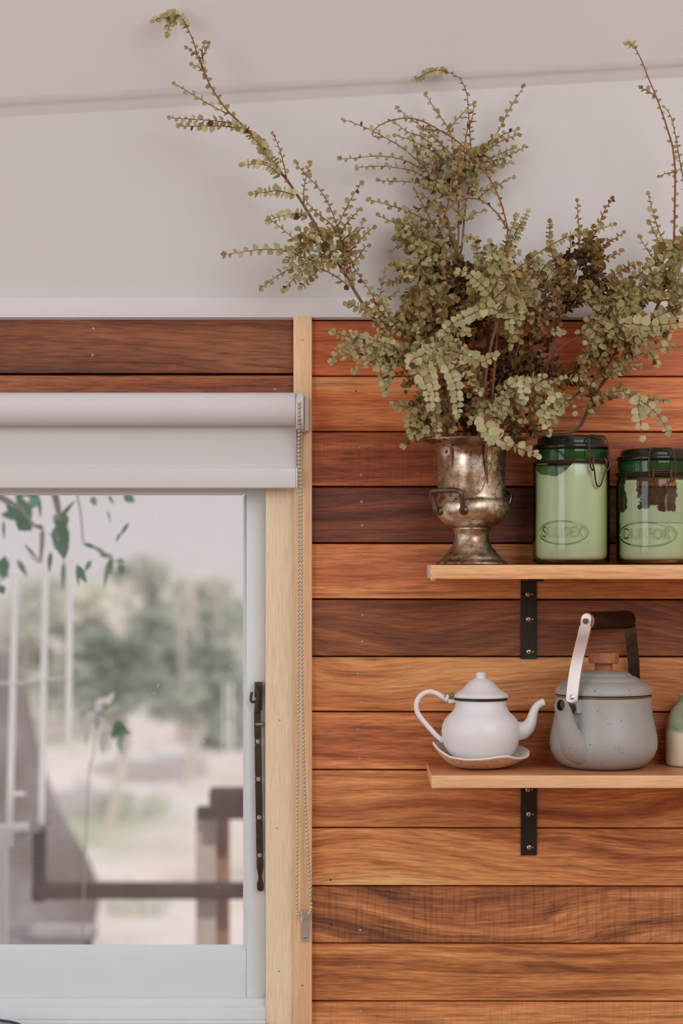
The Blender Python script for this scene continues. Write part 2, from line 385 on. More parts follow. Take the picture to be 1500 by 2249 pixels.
mb.box(gx, xr, yb, yb+.036, zb, zt, .0015); mb.box(WXL, gx, yb, yb+.036, zb, gb, .0015); mb.box(WXL, gx, yb, yb+.036, gt, zt+.03, .0015)
mb.box(WXL, WXL+.05, yb, yb+.036, zb, zt, .0015)
mb.build('sash', SASHW, win)
mb = MB()                                                       # putty bevels round the glass
g2 = .006
mb.add([(gx, yb+.004, gb), (gx, yb+.004, gt), (gx-g2, yb+.017, gt-g2), (gx-g2, yb+.017, gb+g2)], [(0, 1, 2, 3)])
mb.add([(WXL, yb+.004, gb), (gx, yb+.004, gb), (gx-g2, yb+.017, gb+g2), (WXL, yb+.017, gb+g2)], [(0, 1, 2, 3)])
mb.add([(WXL, yb+.004, gt), (gx, yb+.004, gt), (gx-g2, yb+.017, gt-g2*.5), (WXL, yb+.017, gt-g2*.5)], [(0, 1, 2, 3)])
mb.build('glazing_bead', SASHW, win)
mb = MB(); mb.add([(WXL+.04, yb+.0165, gb-.004), (gx+.004, yb+.0165, gb-.004), (gx+.004, yb+.0165, gt+.004), (WXL+.04, yb+.0165, gt+.004)], [(0, 1, 2, 3)]); mb.build('glass_pane', glassmat(), win, smooth=False)
mb = MB(); mb.box(WXL, X0(584), .058, .085, PZ(1120, DS)+.05, Z0(1030), .001); mb.box(WXL, X0(584), -.002, .03, PZ(1060, DS)+.012, Z0(1030), .001)
mb.build('head_frame', SASHW, win)
mb = MB()
mb.box(WXL, X0(584)*.999, .006, .075, PZ(2211, -.006), PZ(2192, -.006)-.0015, .001)
mb.box(WXL, X0(584)*.999, -.006, .075, PZ(2240, .006), PZ(2213, .006), .0015)
mb.box(WXL, X0(584)*.998, -.012, .075, PZ(2330, .02), PZ(2242, .012), .002)
mb.build('window_sill', SASHW, win)
# casement stay
BRONZE = plain('bronze_stay', C(78, 66, 56), .42, .75, .25, 80)
ds = DS+.009
st = thing('casement_stay', P(567, 1740, ds), 'dark bronze casement stay bar with four peg holes on the white sash', 'window stay')
k = (DIST-ds)/FPX
def platebar(mb, path, zs, hw, th, hr, y):
    """bar along path(z)->x with round holes at zs (descending), real holes"""
    N = 16
    def ring(zc, R, sq):
        out = []
        for i in range(N):
            a = 2*math.pi*(i+.5)/N; cx, cz = math.cos(a), math.sin(a)
            q = 1/max(abs(cx), abs(cz)) if sq else 1
            out.append((path(zc+cz*R*q)+cx*R*q, zc+cz*R*q))
        return out
    for zc in zs:
        o = ring(zc, hw, True); i_ = ring(zc, hr, False)
        vs = [(x, yy, z) for yy in (y, y+th) for rg in (o, i_) for x, z in rg]
        fs = []
        for j in range(N):
            j2 = (j+1) % N
            fs += [(j, j2, N+j2, N+j), (2*N+j2, 2*N+j, 3*N+j, 3*N+j2), (j2, j, 2*N+j, 2*N+j2), (N+j, N+j2, 3*N+j2, 3*N+j)]
        mb.add(vs, fs)
mb = MB()
zz = lambda py: (VY-py)*k
xx = lambda px: (px-VX)*k
pathx = lambda z: xx(565.5+(VY-z/k-1560)*.0165)
hz = [zz(q) for q in (1628, 1711, 1795, 1878)]
hw = 7.5*k
platebar(mb, pathx, hz, hw, .003, 5.0*k, -ds-.003)
ed = [zz(1562)]+[v for z in hz for v in (z+hw*.97, z-hw*.97)]+[zz(1905)]
for a, b in zip(ed[0::2], ed[1::2]):
    vs = []
    for z in (a, b):
        vs += [(pathx(z)-hw, -ds-.003, z), (pathx(z)+hw, -ds-.003, z), (pathx(z)+hw, -ds, z), (pathx(z)-hw, -ds, z)]
    mb.add(vs, [(0, 1, 5, 4), (1, 2, 6, 5), (2, 3, 7, 6), (3, 0, 4, 7), (0, 3, 2, 1), (4, 5, 6, 7)])
tail = [(1905, 7.3), (1912, 6), (1922, 4), (1930, 4.4), (1938, 6.8), (1945, 7.6), (1953, 7), (1957, 4)]
vs = []; fs = []
for py, h in tail:
    z = zz(py); vs += [(pathx(z)-h*k, -ds-.003, z), (pathx(z)+h*k, -ds-.003, z), (pathx(z)+h*k, -ds, z), (pathx(z)-h*k, -ds, z)]
for i in range(len(tail)-1):
    for q in range(4): fs.append((i*4+q, i*4+(q+1) % 4, (i+1)*4+(q+1) % 4, (i+1)*4+q))
fs.append(tuple((len(tail)-1)*4+q for q in range(4)))
mb.add(vs, fs); mb.build('stay_bar', BRONZE, st)
mb = MB()
mb.tube([P(565.5, 1563, ds+.002), P(566, 1548, ds+.004), P(567, 1530, ds+.007), P(567, 1515, ds+.007)], [7.5*k, 7*k, 4.5*k, 4.5*k], 10)
mb.box(xx(559), xx(576), -ds-.004, -DS, zz(1532), zz(1498), .0012)
mb.disc(P(567.5, 1507, ds+.004), 5*k, (0, -1, 0), .002, 14)
mb.tube(curve([P(566, 1540, ds+.004), P(553, 1541, ds+.006), P(551, 1533, ds+.006), P(553, 1520, ds+.006)], 5), 3.2*k, 8)
mb.tube([P(572, 1560, ds), P(572, 1532, ds)], 4*k, 8)
mb.build('pivot_bracket', BRONZE, st)
mb = MB(); mb.tube([P(580, 1591, ds+.003), P(564, 1591, ds+.006), P(561, 1591, ds+.006)], [5*k, 4.5*k, 2*k], 10); mb.build('stay_pin', plain('pin_nickel', C(140, 130, 118), .4, .8), st)
# ------------------------------------------------------------------ roller blind
db = .034
bl = thing('roller_blind', P(600, 900, db), 'white roller blind rolled up at the top of the window', 'blind')
mb = MB(); R = 36.5*(DIST-.05)/FPX; cz = P(0, 899, .05).z; bx1 = P(648.5, 0, .075).x
mb.lathe([(0, WXL+.02), (R-.001, WXL+.02), (R, WXL+.021), (R, bx1-.001), (R-.001, bx1), (R*.5, bx1), (0, bx1)], (0, -.05, cz), 72, xf=Matrix.Rotation(math.pi/2, 4, 'Y'))
mb.build('roll', FABRIC, bl)
mb = MB(); fx1 = P(651, 0, db).x
mb.box(WXL+.02, fx1, -db, -db+.0012, P(0, 1030, db).z, P(0, 900, db).z); mb.build('fabric', FABRIC, bl, smooth=False)
mb = MB(); mb.box(WXL+.02, P(649.5, 0, db+.008).x, -db-.008, -db+.006, P(0, 1072, db+.008).z, P(0, 1027, db+.008).z, .002, 3); mb.build('bottom_bar', PLASTIC, bl)
mb = MB(); mb.box(P(649.6, 0, db+.008).x, P(653.5, 0, db+.008).x, -db-.009, -db+.007, P(0, 1072.5, db+.008).z, P(0, 1027, db+.008).z, .001); mb.build('bar_end_cap', PLASTIC, bl)
mb = MB(); kx = Matrix.Rotation(math.pi/2, 4, 'Y')
ch = P(658, 902, .072); xa, xb = P(649.5, 0, .07).x, P(667, 0, .07).x
Rh = .0305
mb.lathe([(0, xa), (Rh-.004, xa), (Rh-.003, xa+.002), (Rh, xa+.0025), (Rh, xb-.001), (Rh-.001, xb), (0, xb)], (0, -.05, ch.z), 60, xf=kx)
mb.build('chain_drive', PLASTIC, bl)
mb = MB(); mb.box(P(668, 0, .05).x, P(679, 0, .03).x, -.046, -.013, P(0, 946, .05).z, P(0, 869, .05).z, .002); mb.box(P(655, 0, .05).x, P(672, 0, .05).x, -.03, -.0135, P(0, 947, .05).z, P(0, 870, .05).z, .002)
mb.build('bracket', plain('bracket_plastic', A(196, 186, 172), .4), bl)
CHAIN = plain('bead_metal', C(206, 196, 174), .32, .45, .1)
mb = MB(); pit = 9.0
def beads(path, d):
    pts = []
    acc = 0.0; last = None
    cur = curve([P(x, y, dd) for x, y, dd in path], 60); step = .0064
    out = [cur[0]]
    for a, b in zip(cur, cur[1:]):
        L = (b-a).length; acc += L
        while acc >= step: acc -= step; out.append(b-(b-a).normalized()*acc)
    for q in out: mb.sphere(q, .0026, 8, 6)
    mb.tube(out, .0006, 4)
dk = .0335
beads([(657.5, 886, .0805), (657, 900, .0815), (656.8, 930, .075), (656.5, 960, .055), (656, 1100, .035), (655.5, 1440, .03), (653.5, 1750, .028), (652, 1985, .026), (653, 2004, .026), (658, 2013, .026)], 0)
beads([(660, 930, .06), (661.5, 960, .05), (661.5, 1100, .036), (663, 1440, .03), (668, 1700, .028), (675, 1850, .027), (683, 1985, .026), (682, 2000, .026), (676, 2012, .026)], 0)
mb.build('bead_chain', CHAIN, bl)
mb = MB()
for q in range(6): mb.box(P(654.6, 0, .08).x, P(660.4, 0, .08).x, -.0815, -.079, P(0, 886+q*9, .08).z-.0004, P(0, 886+q*9, .08).z+.0004)
mb.build('chain_slot', plain('dark_slot', C(70, 62, 48), .6), bl)
CLEAR = NT('clear_plastic')
tr_ = CLEAR.n('BsdfTransparent'); gl_ = CLEAR.n('BsdfGlossy'); gl_.inputs['Roughness'].default_value = .12; tr_.inputs[0].default_value = (.95, .94, .93, 1)
df_ = CLEAR.n('BsdfDiffuse'); df_.inputs[0].default_value = (.8, .76, .74, 1)
mx_ = CLEAR.n('MixShader'); mx_.inputs[0].default_value = .45; CLEAR.l(df_.outputs[0], mx_.inputs[1]); CLEAR.l(gl_.outputs[0], mx_.inputs[2])
my_ = CLEAR.n('MixShader'); my_.inputs[0].default_value = .36; CLEAR.l(tr_.outputs[0], my_.inputs[1]); CLEAR.l(mx_.outputs[0], my_.inputs[2]); CLEAR.l(my_.outputs[0], CLEAR.out.inputs['Surface'])
hd = thing('cord_holder', P(670, 2035, .013), 'clear plastic chain holder screwed to the pine batten', 'cord holder')
mb = MB(); f = .0155
mb.box(P(661, 0, f).x, P(682, 0, f).x, -f-.001, -.0132, P(0, 2069, f).z, P(0, 2006, f).z, .001)
mb.box(P(660, 0, .03).x, P(682, 0, .03).x, -.0305, -.0145, P(0, 2018, .03).z, P(0, 2001, .03).z, .002, 3)
mb.build('holder_plate', CLEAR.m, hd)
def screw(parent, c, r, rotz=.3, mat=BRASSY):
    b = MB(); b.lathe([(0, .0009), (r*.6, .0008), (r*.92, .0003), (r, -.0003), (r, -.001), (0, -.001)], c, 20, xf=Matrix.Rotation(math.pi/2, 4, 'X'))
    s_ = b.build('screw', mat, parent)
    b = MB()
    for a in (rotz, rotz+math.pi/2):
        xf = Matrix.Translation(Vector(c)+Vector((0, -.0009, 0))) @ Matrix.Rotation(a, 4, 'Y'); b.box(-r*.55, r*.55, -.0002, .0002, -r*.1, r*.1, xf=xf)
    b.build('screw_slot', DARKGAP, s_); return s_
screw(hd, P(670, 2058, f+.0012), .0026)
# ------------------------------------------------------------------ shelves and brackets
SHELF1 = wood('shelf_oak', A(176, 120, 78), A(204, 152, 106), A(218, 172, 126), 30.3, .03, 60, .22, rough=.5)
SHELF2 = wood('shelf_pale', A(196, 140, 100), A(211, 161, 120), A(220, 175, 136), 33.3, .015, 70, .12, rough=.38)
ENDG = plain('weathered_end', A(190, 172, 158), .8, var=.15, scale=200)
SHELFTOP = wood('shelf_top_oiled', A(140, 90, 60), A(170, 114, 78), A(188, 134, 96), 36.1, .02, 50, .2, rough=.3, spec=.5)
DF = .2
ZU, ZL = P(0, 1240.5, DF).z, P(0, 1703, DF).z
def shelf(name, xl, zt, zb, mat, label):
    mb = MB(); xa = P(xl, 0, 0).x; xb = 1.5
    mb.box(xa, xb, -DF, -.0005, zb, zt, .0012, 2)
    t = mb.build(name, [mat, ENDG, SHELFTOP], origin=((xa+.5), -DF/2, zb)); return tag(t, label, 'shelf', 'timber wall shelves')
su = shelf('wall_shelf', 937, ZU, P(0, 1272, DF).z, SHELF1, 'upper timber shelf holding the tarnished urn and green jars')
for p in su.data.polygons:
    if p.normal.x < -.8: p.material_index = 1
mb = MB()                                                       # splintered lip at the left end
xa = P(937, 0, 0).x; rr = random.Random(4)
for q in range(26):
    z = ZU-.0215*rr.random(); mb.tube([Vector((xa-.0002, -DF+.003+.02*rr.random(), z)), Vector((xa-.001, -DF+.001, z-.002)), Vector((xa+.001+.008*rr.random(), -DF-.0006, z+rr.uniform(-.006, .002)))], [.0006, .0005, .0002], 4)
mb.build('splinters', plain('raw_splinter', A(212, 176, 136), .8), su)
sl = shelf('wall_shelf', 937, ZL, P(0, 1731, DF).z, SHELF2, 'lower timber shelf holding the white teapot and grey kettle')
for t_ in (su, sl):
    for p in t_.data.polygons:
        if p.normal.z > .8: p.material_index = 2
def bracket(cx, zs, ytop, ybot, screws, label):
    k = DIST/FPX; x = P(cx, 0, 0).x; hw = 17.4*k; zb = Z0(ybot); zt = zs-.0006; th = .0036; L = .122
    b = thing('shelf_bracket', (x, 0, zb), label, 'bracket', 'black steel shelf brackets')
    path = [(x, -th/2-.0003, zb), (x, -th/2-.0003, zt-.009)]
    for q in range(1, 6):
        a = q/5*math.pi/2; path.append((x, -th/2-.0003-.0072*(1-math.cos(a)), zt-.009+.0072*math.sin(a)))
    path.append((x, -L, zt-.0018))
    mb = MB(); mb.strap(path, (1, 0, 0), hw, th/2)
    bm_ = mb.build('bracket_plate', BLACK, b, sharp=35)
    md = bm_.modifiers.new('bevel', 'BEVEL'); md.width = .0006; md.segments = 2; md.limit_method = 'ANGLE'
    for i, (sx, sy) in enumerate(screws): screw(b, P(sx, sy, .0046), .0037, .3+.5*i)
    for sx, sy in screws:
        m2 = MB(); m2.lathe([(0, .0003), (.0012, .0002), (.0016, -.0004), (0, -.0004)], P(sx+9, sy, .0041), 10, xf=Matrix.Rotation(math.pi/2, 4, 'X')); m2.build('peg_dimple', BRASSY, b)
bracket(1160.5, P(0, 1272, DF).z, 1272, 1447, [(1159.5, 1305.5), (1160.5, 1360), (1161.5, 1431.5)], 'black bracket under the upper shelf')
bracket(1161, P(0, 1731, DF).z, 1720, 1878, [(1159.5, 1735), (1161, 1788.5), (1162, 1861.5)], 'black bracket under the lower shelf')
# ------------------------------------------------------------------ tarnished urn
t = NT('tarnished_silver'); t.set(Metallic=.92, Roughness=.34)
v = t.vec((1, 1, 1), (.3, .1, .7))
base = t.ramp(t.noise(v, 26, 6, .62), [(.30, C(104, 78, 58)), (.46, C(168, 140, 112)), (.60, C(222, 208, 190))])
spots = t.ramp(t.noise(v, 130, 5, .65), [(.52, (0, 0, 0)), (.62, (1, 1, 1))])
patch = t.ramp(t.noise(v, 20, 3), [(.46, (0, 0, 0)), (.6, (1, 1, 1))])
sm = t.mix(1.0, spots, patch, 'MULTIPLY')
cc = t.mix(sm, base, C(74, 54, 42)); t.color(cc)
t.l(t.ramp(t.noise(v, 40, 5), [(.3, (.24,)*3), (.7, (.42,)*3)]), t.b.inputs['Roughness'])
t.bump(t.noise(v, 60, 5), .06, .002)
URN = t.m
URNH = plain('dark_silver', C(112, 92, 78), .36, .9, .3, 120)
du = .097; ku = (DIST-du)/FPX; cu = P(1036, 0, du); cu.z = ZU+.0003
ur = thing('urn', cu, 'tarnished silver two-handled pedestal urn full of dried leafy branches', 'urn')
U = lambda hw, y: (hw*ku, (1238-y)*ku)
prof = [U(*q) for q in [(0, 1238), (76, 1238), (79, 1237), (80, 1235), (79, 1233), (74, 1231), (70, 1228), (67, 1226), (66, 1223), (60, 1216), (57, 1214), (52, 1207), (45, 1199), (40, 1190), (37, 1180), (37, 1172), (40, 1164), (43, 1160), (42.5, 1158),
        (50, 1156), (60, 1152), (70, 1145), (78, 1136), (83, 1126), (84.5, 1117), (84, 1107), (81, 1099), (77.5, 1095), (75.5, 1092), (75, 1087), (75, 1040), (75, 1003), (76, 993), (80, 985), (90, 978), (106, 972), (117, 968), (120, 966), (120, 964), (118, 963), (112, 966), (98, 973), (84, 980), (76, 990), (72, 1005), (72, 1085), (0, 1088)]]
mb = MB(); mb.lathe(prof, cu, 96); mb.build('bowl', URN, ur, sharp=60)
mb = MB()
for q in range(84):
    a = 2*math.pi*q/84; mb.sphere(cu+Vector((math.cos(a)*118*ku, math.sin(a)*118*ku, (1238-963.2)*ku)), 1.9*ku if q % 3 else 2.6*ku, 6, 5)
mb.build('rim_beading', URNH, ur)
for sgn, nm in ((1, 0), (-1, 1)):
    az = math.radians(-37.0)
    nv = Vector((math.sin(az), -math.cos(az), 0))*sgn; tv = Vector((math.cos(az), math.sin(az), 0))*sgn
    H = lambda n_, t_, y: cu+nv*n_*ku+tv*t_*ku+Vector((0, 0, (1238-y)*ku))
    half = [(76, -32, 1121), (84, -33, 1123), (89, -35, 1119), (92, -37, 1107), (96, -39, 1094), (100, -38, 1084), (101.5, -32, 1079)]
    pth = [H(*q) for q in half]+[H(102, -14, 1078), H(102, 14, 1078)]+[H(n_, -t_, y) for n_, t_, y in reversed(half)]
    cv = curve(pth, 6); mb = MB(); mb.tube(cv, [5.2*ku if i > 8 and i < len(cv)-9 else 4.3*ku for i in range(len(cv))], 10)
    for t_ in (-13, 13): mb.sphere(H(102, t_, 1078), 6.6*ku, 10, 8); 
    for t_ in (-10.0, 10.0, -16, 16): mb.sphere(H(102, t_, 1078), 5.9*ku, 10, 8)
    hb = mb.build('handle', URNH, ur)
    for t_ in (-32, 32):
        mb = MB(); ax = (H(81, t_, 1121)-cu); ax.z = 0
        mb.lathe([(0, 5*ku), (5*ku, 4*ku), (9*ku, 1.5*ku), (10.5*ku, -1*ku), (10.5*ku, -5*ku), (0, -5*ku)], H(80, t_, 1121), 18, xf=ax.to_track_quat('Z', 'Y').to_matrix().to_4x4())
        mb.build('handle_rosette', URNH, hb)
# ------------------------------------------------------------------ green clip-top jars
def greenglass(name, face, edge, gloss=.06, diff=0.0, dcol=None, blend=.5):
    t = NT(name)
    tr = t.n('BsdfTransparent'); gl = t.n('BsdfGlossy'); gl.inputs['Roughness'].default_value = .06
    lw = t.n('LayerWeight'); lw.inputs['Blend'].default_value = blend
    pw = lambda q: tuple(max(.0, a)**q for a in face[:3])+(1,)
    col = t.ramp(lw.outputs['Facing'], [(.0, face), (.35, pw(1.5)), (.58, pw(3.2)), (.76, tuple(a*.5+b*.5 for a, b in zip(pw(9), edge))), (1.0, edge)])
    t.l(col, tr.inputs[0]); last = tr.outputs[0]
    if diff:
        d = t.n('BsdfDiffuse'); d.inputs[0].default_value = dcol; tl = t.n('BsdfTranslucent'); tl.inputs[0].default_value = dcol
        m0 = t.n('MixShader'); m0.inputs[0].default_value = .5; t.l(d.outputs[0], m0.inputs[1]); t.l(tl.outputs[0], m0.inputs[2])
        m = t.n('MixShader'); m.inputs[0].default_value = diff; t.l(last, m.inputs[1]); t.l(m0.outputs[0], m.inputs[2]); last = m.outputs[0]
    fr = t.n('Fresnel'); fr.inputs[0].default_value = 1.5
    wv = t.noise(t.vec((1, 1, .3)), 45, 2); bp = t.n('Bump'); bp.inputs['Strength'].default_value = .12; bp.inputs['Distance'].default_value = .004; t.l(wv, bp.inputs['Height']); t.l(bp.outputs[0], gl.inputs['Normal'])
    m = t.n('MixShader'); t.l(t.math('MULTIPLY', fr.outputs[0], 1.0), m.inputs[0]); t.l(last, m.inputs[1]); t.l(gl.outputs[0], m.inputs[2])
    t.l(m.outputs[0], t.out.inputs['Surface']); return t.m
JG = greenglass('jar_glass', (.95, .995, .80, 1), (.03, .07, .02, 1), diff=.0, dcol=C(70, 96, 50))
JN = greenglass('neck_glass', (.30, .62, .25, 1), (.02, .06, .02, 1), diff=.3, dcol=C(70, 150, 70))
JL = plain('dark_lid_glass', C(27, 29, 20), .18, 0, .15)
JW = plain('rusty_wire', C(84, 62, 50), .5, .7, .35, 150)
POW = plain('white_powder', C(247, 246, 236), .9, var=.02, scale=60)
t = NT('powder_film'); v = t.vec((1, 1, 1)); sp = t.n('SeparateXYZ')
f1 = t.noise(v, 75, 6, .68); f2 = t.noise(v, 23, 3)
att = t.n('Attribute'); att.attribute_name = 'cover'
mk = t.math('GREATER_THAN', t.math('ADD', t.math('ADD', t.math('MULTIPLY', f1, .6), t.math('MULTIPLY', f2, .5)), att.outputs['Fac']), 1.0)
trp = t.n('BsdfTransparent'); dfp = t.n('BsdfDiffuse'); dfp.inputs[0].default_value = (.8, .8, .74, 1); mxp = t.n('MixShader')
t.l(mk, mxp.inputs[0]); t.l(trp.outputs[0], mxp.inputs[1]); t.l(dfp.outputs[0], mxp.inputs[2]); t.l(mxp.outputs[0], t.out.inputs['Surface'])
FILM = t.m
def text_mesh(s, size):
    cu_ = bpy.data.curves.new('lettering', 'FONT'); cu_.body = s; cu_.size = size; cu_.extrude = .0006; cu_.align_x = 'CENTER'; cu_.align_y = 'CENTER'
    o = bpy.data.objects.new('lettering', cu_); COL.objects.link(o); bpy.context.view_layer.update()
    me = bpy.data.meshes.new_from_object(o.evaluated_get(bpy.context.evaluated_depsgraph_get()))
    vs = [v.co.copy() for v in me.vertices]; fs = [tuple(p.vertices) for p in me.polygons]
    bpy.data.objects.remove(o); bpy.data.curves.remove(cu_); bpy.data.meshes.remove(me); return vs, fs
def jar(cx, dj, lidtop, flange, neck0, band, groove, word, ovx, ovy, ow, oh, clx, top_fn, center_y, label, film=None, clasp=None):
    k = (DIST-dj)/FPX; c = P(cx, 0, dj); c.z = ZU+.0003; y0 = 1239.5
    Q = lambda r, y: (r*k, (y0-y)*k)
    j = thing('storage_jar', c, label, 'jar', 'green glass clip-top jars')
    sh = groove+3
    mb = MB(); mb.lathe([Q(*q) for q in [(0, y0-3), (60, y0-2), (72, y0), (79, y0-1.5), (83, y0-6), (84.5, y0-14), (84.5, sh+10), (84, sh+2), (81, sh-3), (80, sh-6)]], c, 96)
    body = mb.build('glass_body', JG, j, sharp=60)
    mb = MB(); mb.lathe([Q(*q) for q in [(80, sh-6), (82.5, groove-3), (81, band+3), (80, band), (80, band-4), (81.5, neck0+10), (81, neck0+2), (78, neck0)]], c, 96); mb.build('glass_neck', JN, j)
    mb = MB(); mb.lathe([Q(*q) for q in [(0, neck0+2), (79, neck0+2), (82, neck0), (83.5, flange), (83.5, flange-5), (81, flange-8), (76, flange-9), (75, flange-12), (74, lidtop+5), (71, lidtop+1.5), (64, lidtop), (56, lidtop+1.5), (50, lidtop+5), (0, lidtop+5)]], c, 96); mb.build('lid', JL, j)
    mb = MB(); cp = [c+Vector((math.cos(a)*84.5*k, math.sin(a)*84.5*k, (y0-band)*k)) for a in [2*math.pi*i/72 for i in range(73)]]
    mb.tube(cp, 1.5*k, 8)
    cp = [c+Vector((math.cos(a)*83.5*k, math.sin(a)*83.5*k, (y0-band-3.2)*k)) for a in [2*math.pi*i/72 for i in range(73)]]; mb.tube(cp, 1.1*k, 8); mb.build('neck_wire', JW, j)
    # contents
    N = 144; rings = []; vs = []; fs = []
    low = [(0, y0-9), (60, y0-9.5), (70, y0-11.5), (75.5, y0-16), (78, y0-24)]
    for r, y in low: rings.append([(r, y)]*N)
    tops = [top_fn(360*i/N) for i in range(N)]
    for q in range(1, 7): rings.append([(78, (y0-24)+(tops[i]-(y0-24))*q/6) for i in range(N)])
    for q in (.9, .7, .45, .2, 0): rings.append([(78*q, center_y+(tops[i]-center_y)*q**3) for i in range(N)])
    for rg in rings:
        for i, (r, y) in enumerate(rg):
            a = math.radians(360*i/N); vs.append(c+Vector((math.sin(a)*r*k, -math.cos(a)*r*k, (y0-y)*k)))
    for q in range(len(rings)-1):
        for i in range(N): fs.append((q*N+i, q*N+(i+1) % N, (q+1)*N+(i+1) % N, (q+1)*N+i))
    mb = MB(); mb.add(vs, fs); tag(mb.build('powder', POW, j, sharp=80), 'white powder filling the jar')
    if film:
        M = 120; ys = list(range(film[0], film[1]+1, 3)); vs = []; fs = []; cov = []
        for y in ys:
            for i in range(M):
                a = -180+360*i/M; vs.append(c+Vector((math.sin(math.radians(a))*81*k, -math.cos(math.radians(a))*81*k, (y0-y)*k))); cov.append(film[2](a, y))
        for q in range(len(ys)-1):
            for i in range(M): fs.append((q*M+i, q*M+(i+1) % M, (q+1)*M+(i+1) % M, (q+1)*M+i))
        me = bpy.data.meshes.new('powder_residue'); me.from_pydata([tuple(q-c) for q in vs], [], fs); me.materials.append(FILM)
        at = me.attributes.new('cover', 'FLOAT', 'POINT'); at.data.foreach_set('value', cov)
        o = bpy.data.objects.new('powder_residue', me); COL.objects.link(o); o.parent = j; o['o'] = tuple(c)
    # embossed oval and word, bent round the glass
    a0 = math.asin((ovx-cx)/84.5)
    def bend(x, z, out): a = a0+x/84.5; r = (84.5+out)*k; return c+Vector((math.sin(a)*r, -math.cos(a)*r, (y0-ovy+z)*k))
    wa = math.asin(min(.98, (ovx+ow-cx)/84.5))-a0; wb = a0-math.asin(max(-.98, (ovx-ow-cx)/84.5)); hw = (wa+wb)/2*84.5; sh_ = (wa-wb)/2*84.5
    mb = MB(); mb.tube([bend(sh_+hw*math.cos(q), oh*math.sin(q), .2) for q in [2*math.pi*i/64 for i in range(65)]], 1.25*k, 8); emb = mb.build('embossed_oval', JE, body)
    tv_, tf_ = text_mesh(word, 30.0); xm = max(abs(q.x) for q in tv_)
    mb = MB(); mb.add([bend(sh_+q.x/xm*hw*.80, q.y*1.15, .3 if q.z <= 0 else 1.5) for q in tv_], tf_); mb.build('embossed_word', JE, body, smooth=False)
    # wire clasp
    az = math.asin((clx-cx)/84.5); nv = Vector((math.sin(az), -math.cos(az), 0)); tv = Vector((math.cos(az), math.sin(az), 0))
    H = lambda n_, t_, y: c+nv*n_*k+tv*t_*k+Vector((0, 0, (y0-y)*k))
    b_ = band; l_ = lidtop
    half = [(79, -14, l_+1), (80, -18, l_+1), (83, -24, l_+5), (88, -27, l_+16), (91, -29, b_-12), (92, -28, b_+8), (92, -24, b_+18), (91, -20, b_+21), (90, -18, b_+17)]
    mb = MB(); mb.tube(curve([H(n_, -t_, y) for n_, t_, y in reversed(half)]+[H(*q) for q in half], 6), 1.75*k, 8)
    cl = mb.build('clasp_bail', JW, j)
    mb = MB(); half = [(87, -18, b_-6), (91, -20, b_-2), (92, -20, b_+8), (92, -17, b_+18), (91, -14, b_+28), (89, -10, b_+42), (88.5, -6, b_+52), (88.5, -2, b_+55)]
    mb.tube(curve([H(*q) for q in half]+[H(n_, -t_, y) for n_, t_, y in reversed(half)], 6), 1.75*k, 8); mb.build('clasp_lever', JW, j)
    mb = MB(); mb.tube([H(88, -22, b_-2), H(88, 22, b_-2)], 2.2*k, 8); mb.tube([H(88, -20, b_+2), H(88, 20, b_+2)], 1.6*k, 8)
    for t_ in (-18, 18): mb.tube([H(88, t_, b_-8), H(91, t_, b_-4), H(91, t_, b_+6), H(89, t_, b_+12)], 1.6*k, 8)
    mb.build('clasp_hinge', JW, j)
    return j
JE = greenglass('embossed_glass', (.86, .92, .78, 1), (.25, .36, .18, 1), diff=.0, blend=.4)
def lerp_table(tab, a):
    a = (a+180) % 360-180
    for (a0, v0), (a1, v1) in zip(tab, tab[1:]):
        if a0 <= a <= a1: return v0+(v1-v0)*(a-a0)/(a1-a0)
    return tab[-1][1]
def top1(a):
    q = lerp_table([(-180, 1018), (-100, 1022), (-72, 1038), (-62, 1044), (-50, 1045), (-32, 1049), (-22, 1043), (-14, 1036), (-8, 1026), (-2, 1019), (20, 1018), (180, 1018)], a)
    return q+2.5*mnoise.noise((a*.25, 3, 1))
def top2(a): return lerp_table([(-180, 1150), (-60, 1130), (-40, 1139), (-20, 1140), (2, 1133), (15, 1138), (28, 1146), (40, 1140), (60, 1128), (180, 1150)], a)+4*mnoise.noise((a*.3, 8, 1))+2*mnoise.noise((a*1.1, 8, 4))
jar(1254.5, .0925, 959, 985, 988, 1015.5, 1018, 'SOLIDEX', 1232, 1170, 51, 25, 1304, top1, 1110, 'taller green clip-top jar nearly full of white powder beside the urn')
def cover2(a, y):
    v = .3
    v = max(v, .74-abs(a+47)/16*.5) if a < -30 else v
    if a > 25: v = max(v, .40+min(.24, (a-25)/60)+ (y-1060)/900)
    if y > 1118: v += (y-1118)/60
    if abs(a) > 75: v = .3
    return v+.02
jar(1437.5, .0925, 987, 1011, 1013, 1040, 1050, 'DURFOR', 1416, 1174, 58, 26, 1440, top2, 1165, 'shorter green clip-top jar half full of powder at the photo edge', film=(1056, 1150, cover2))
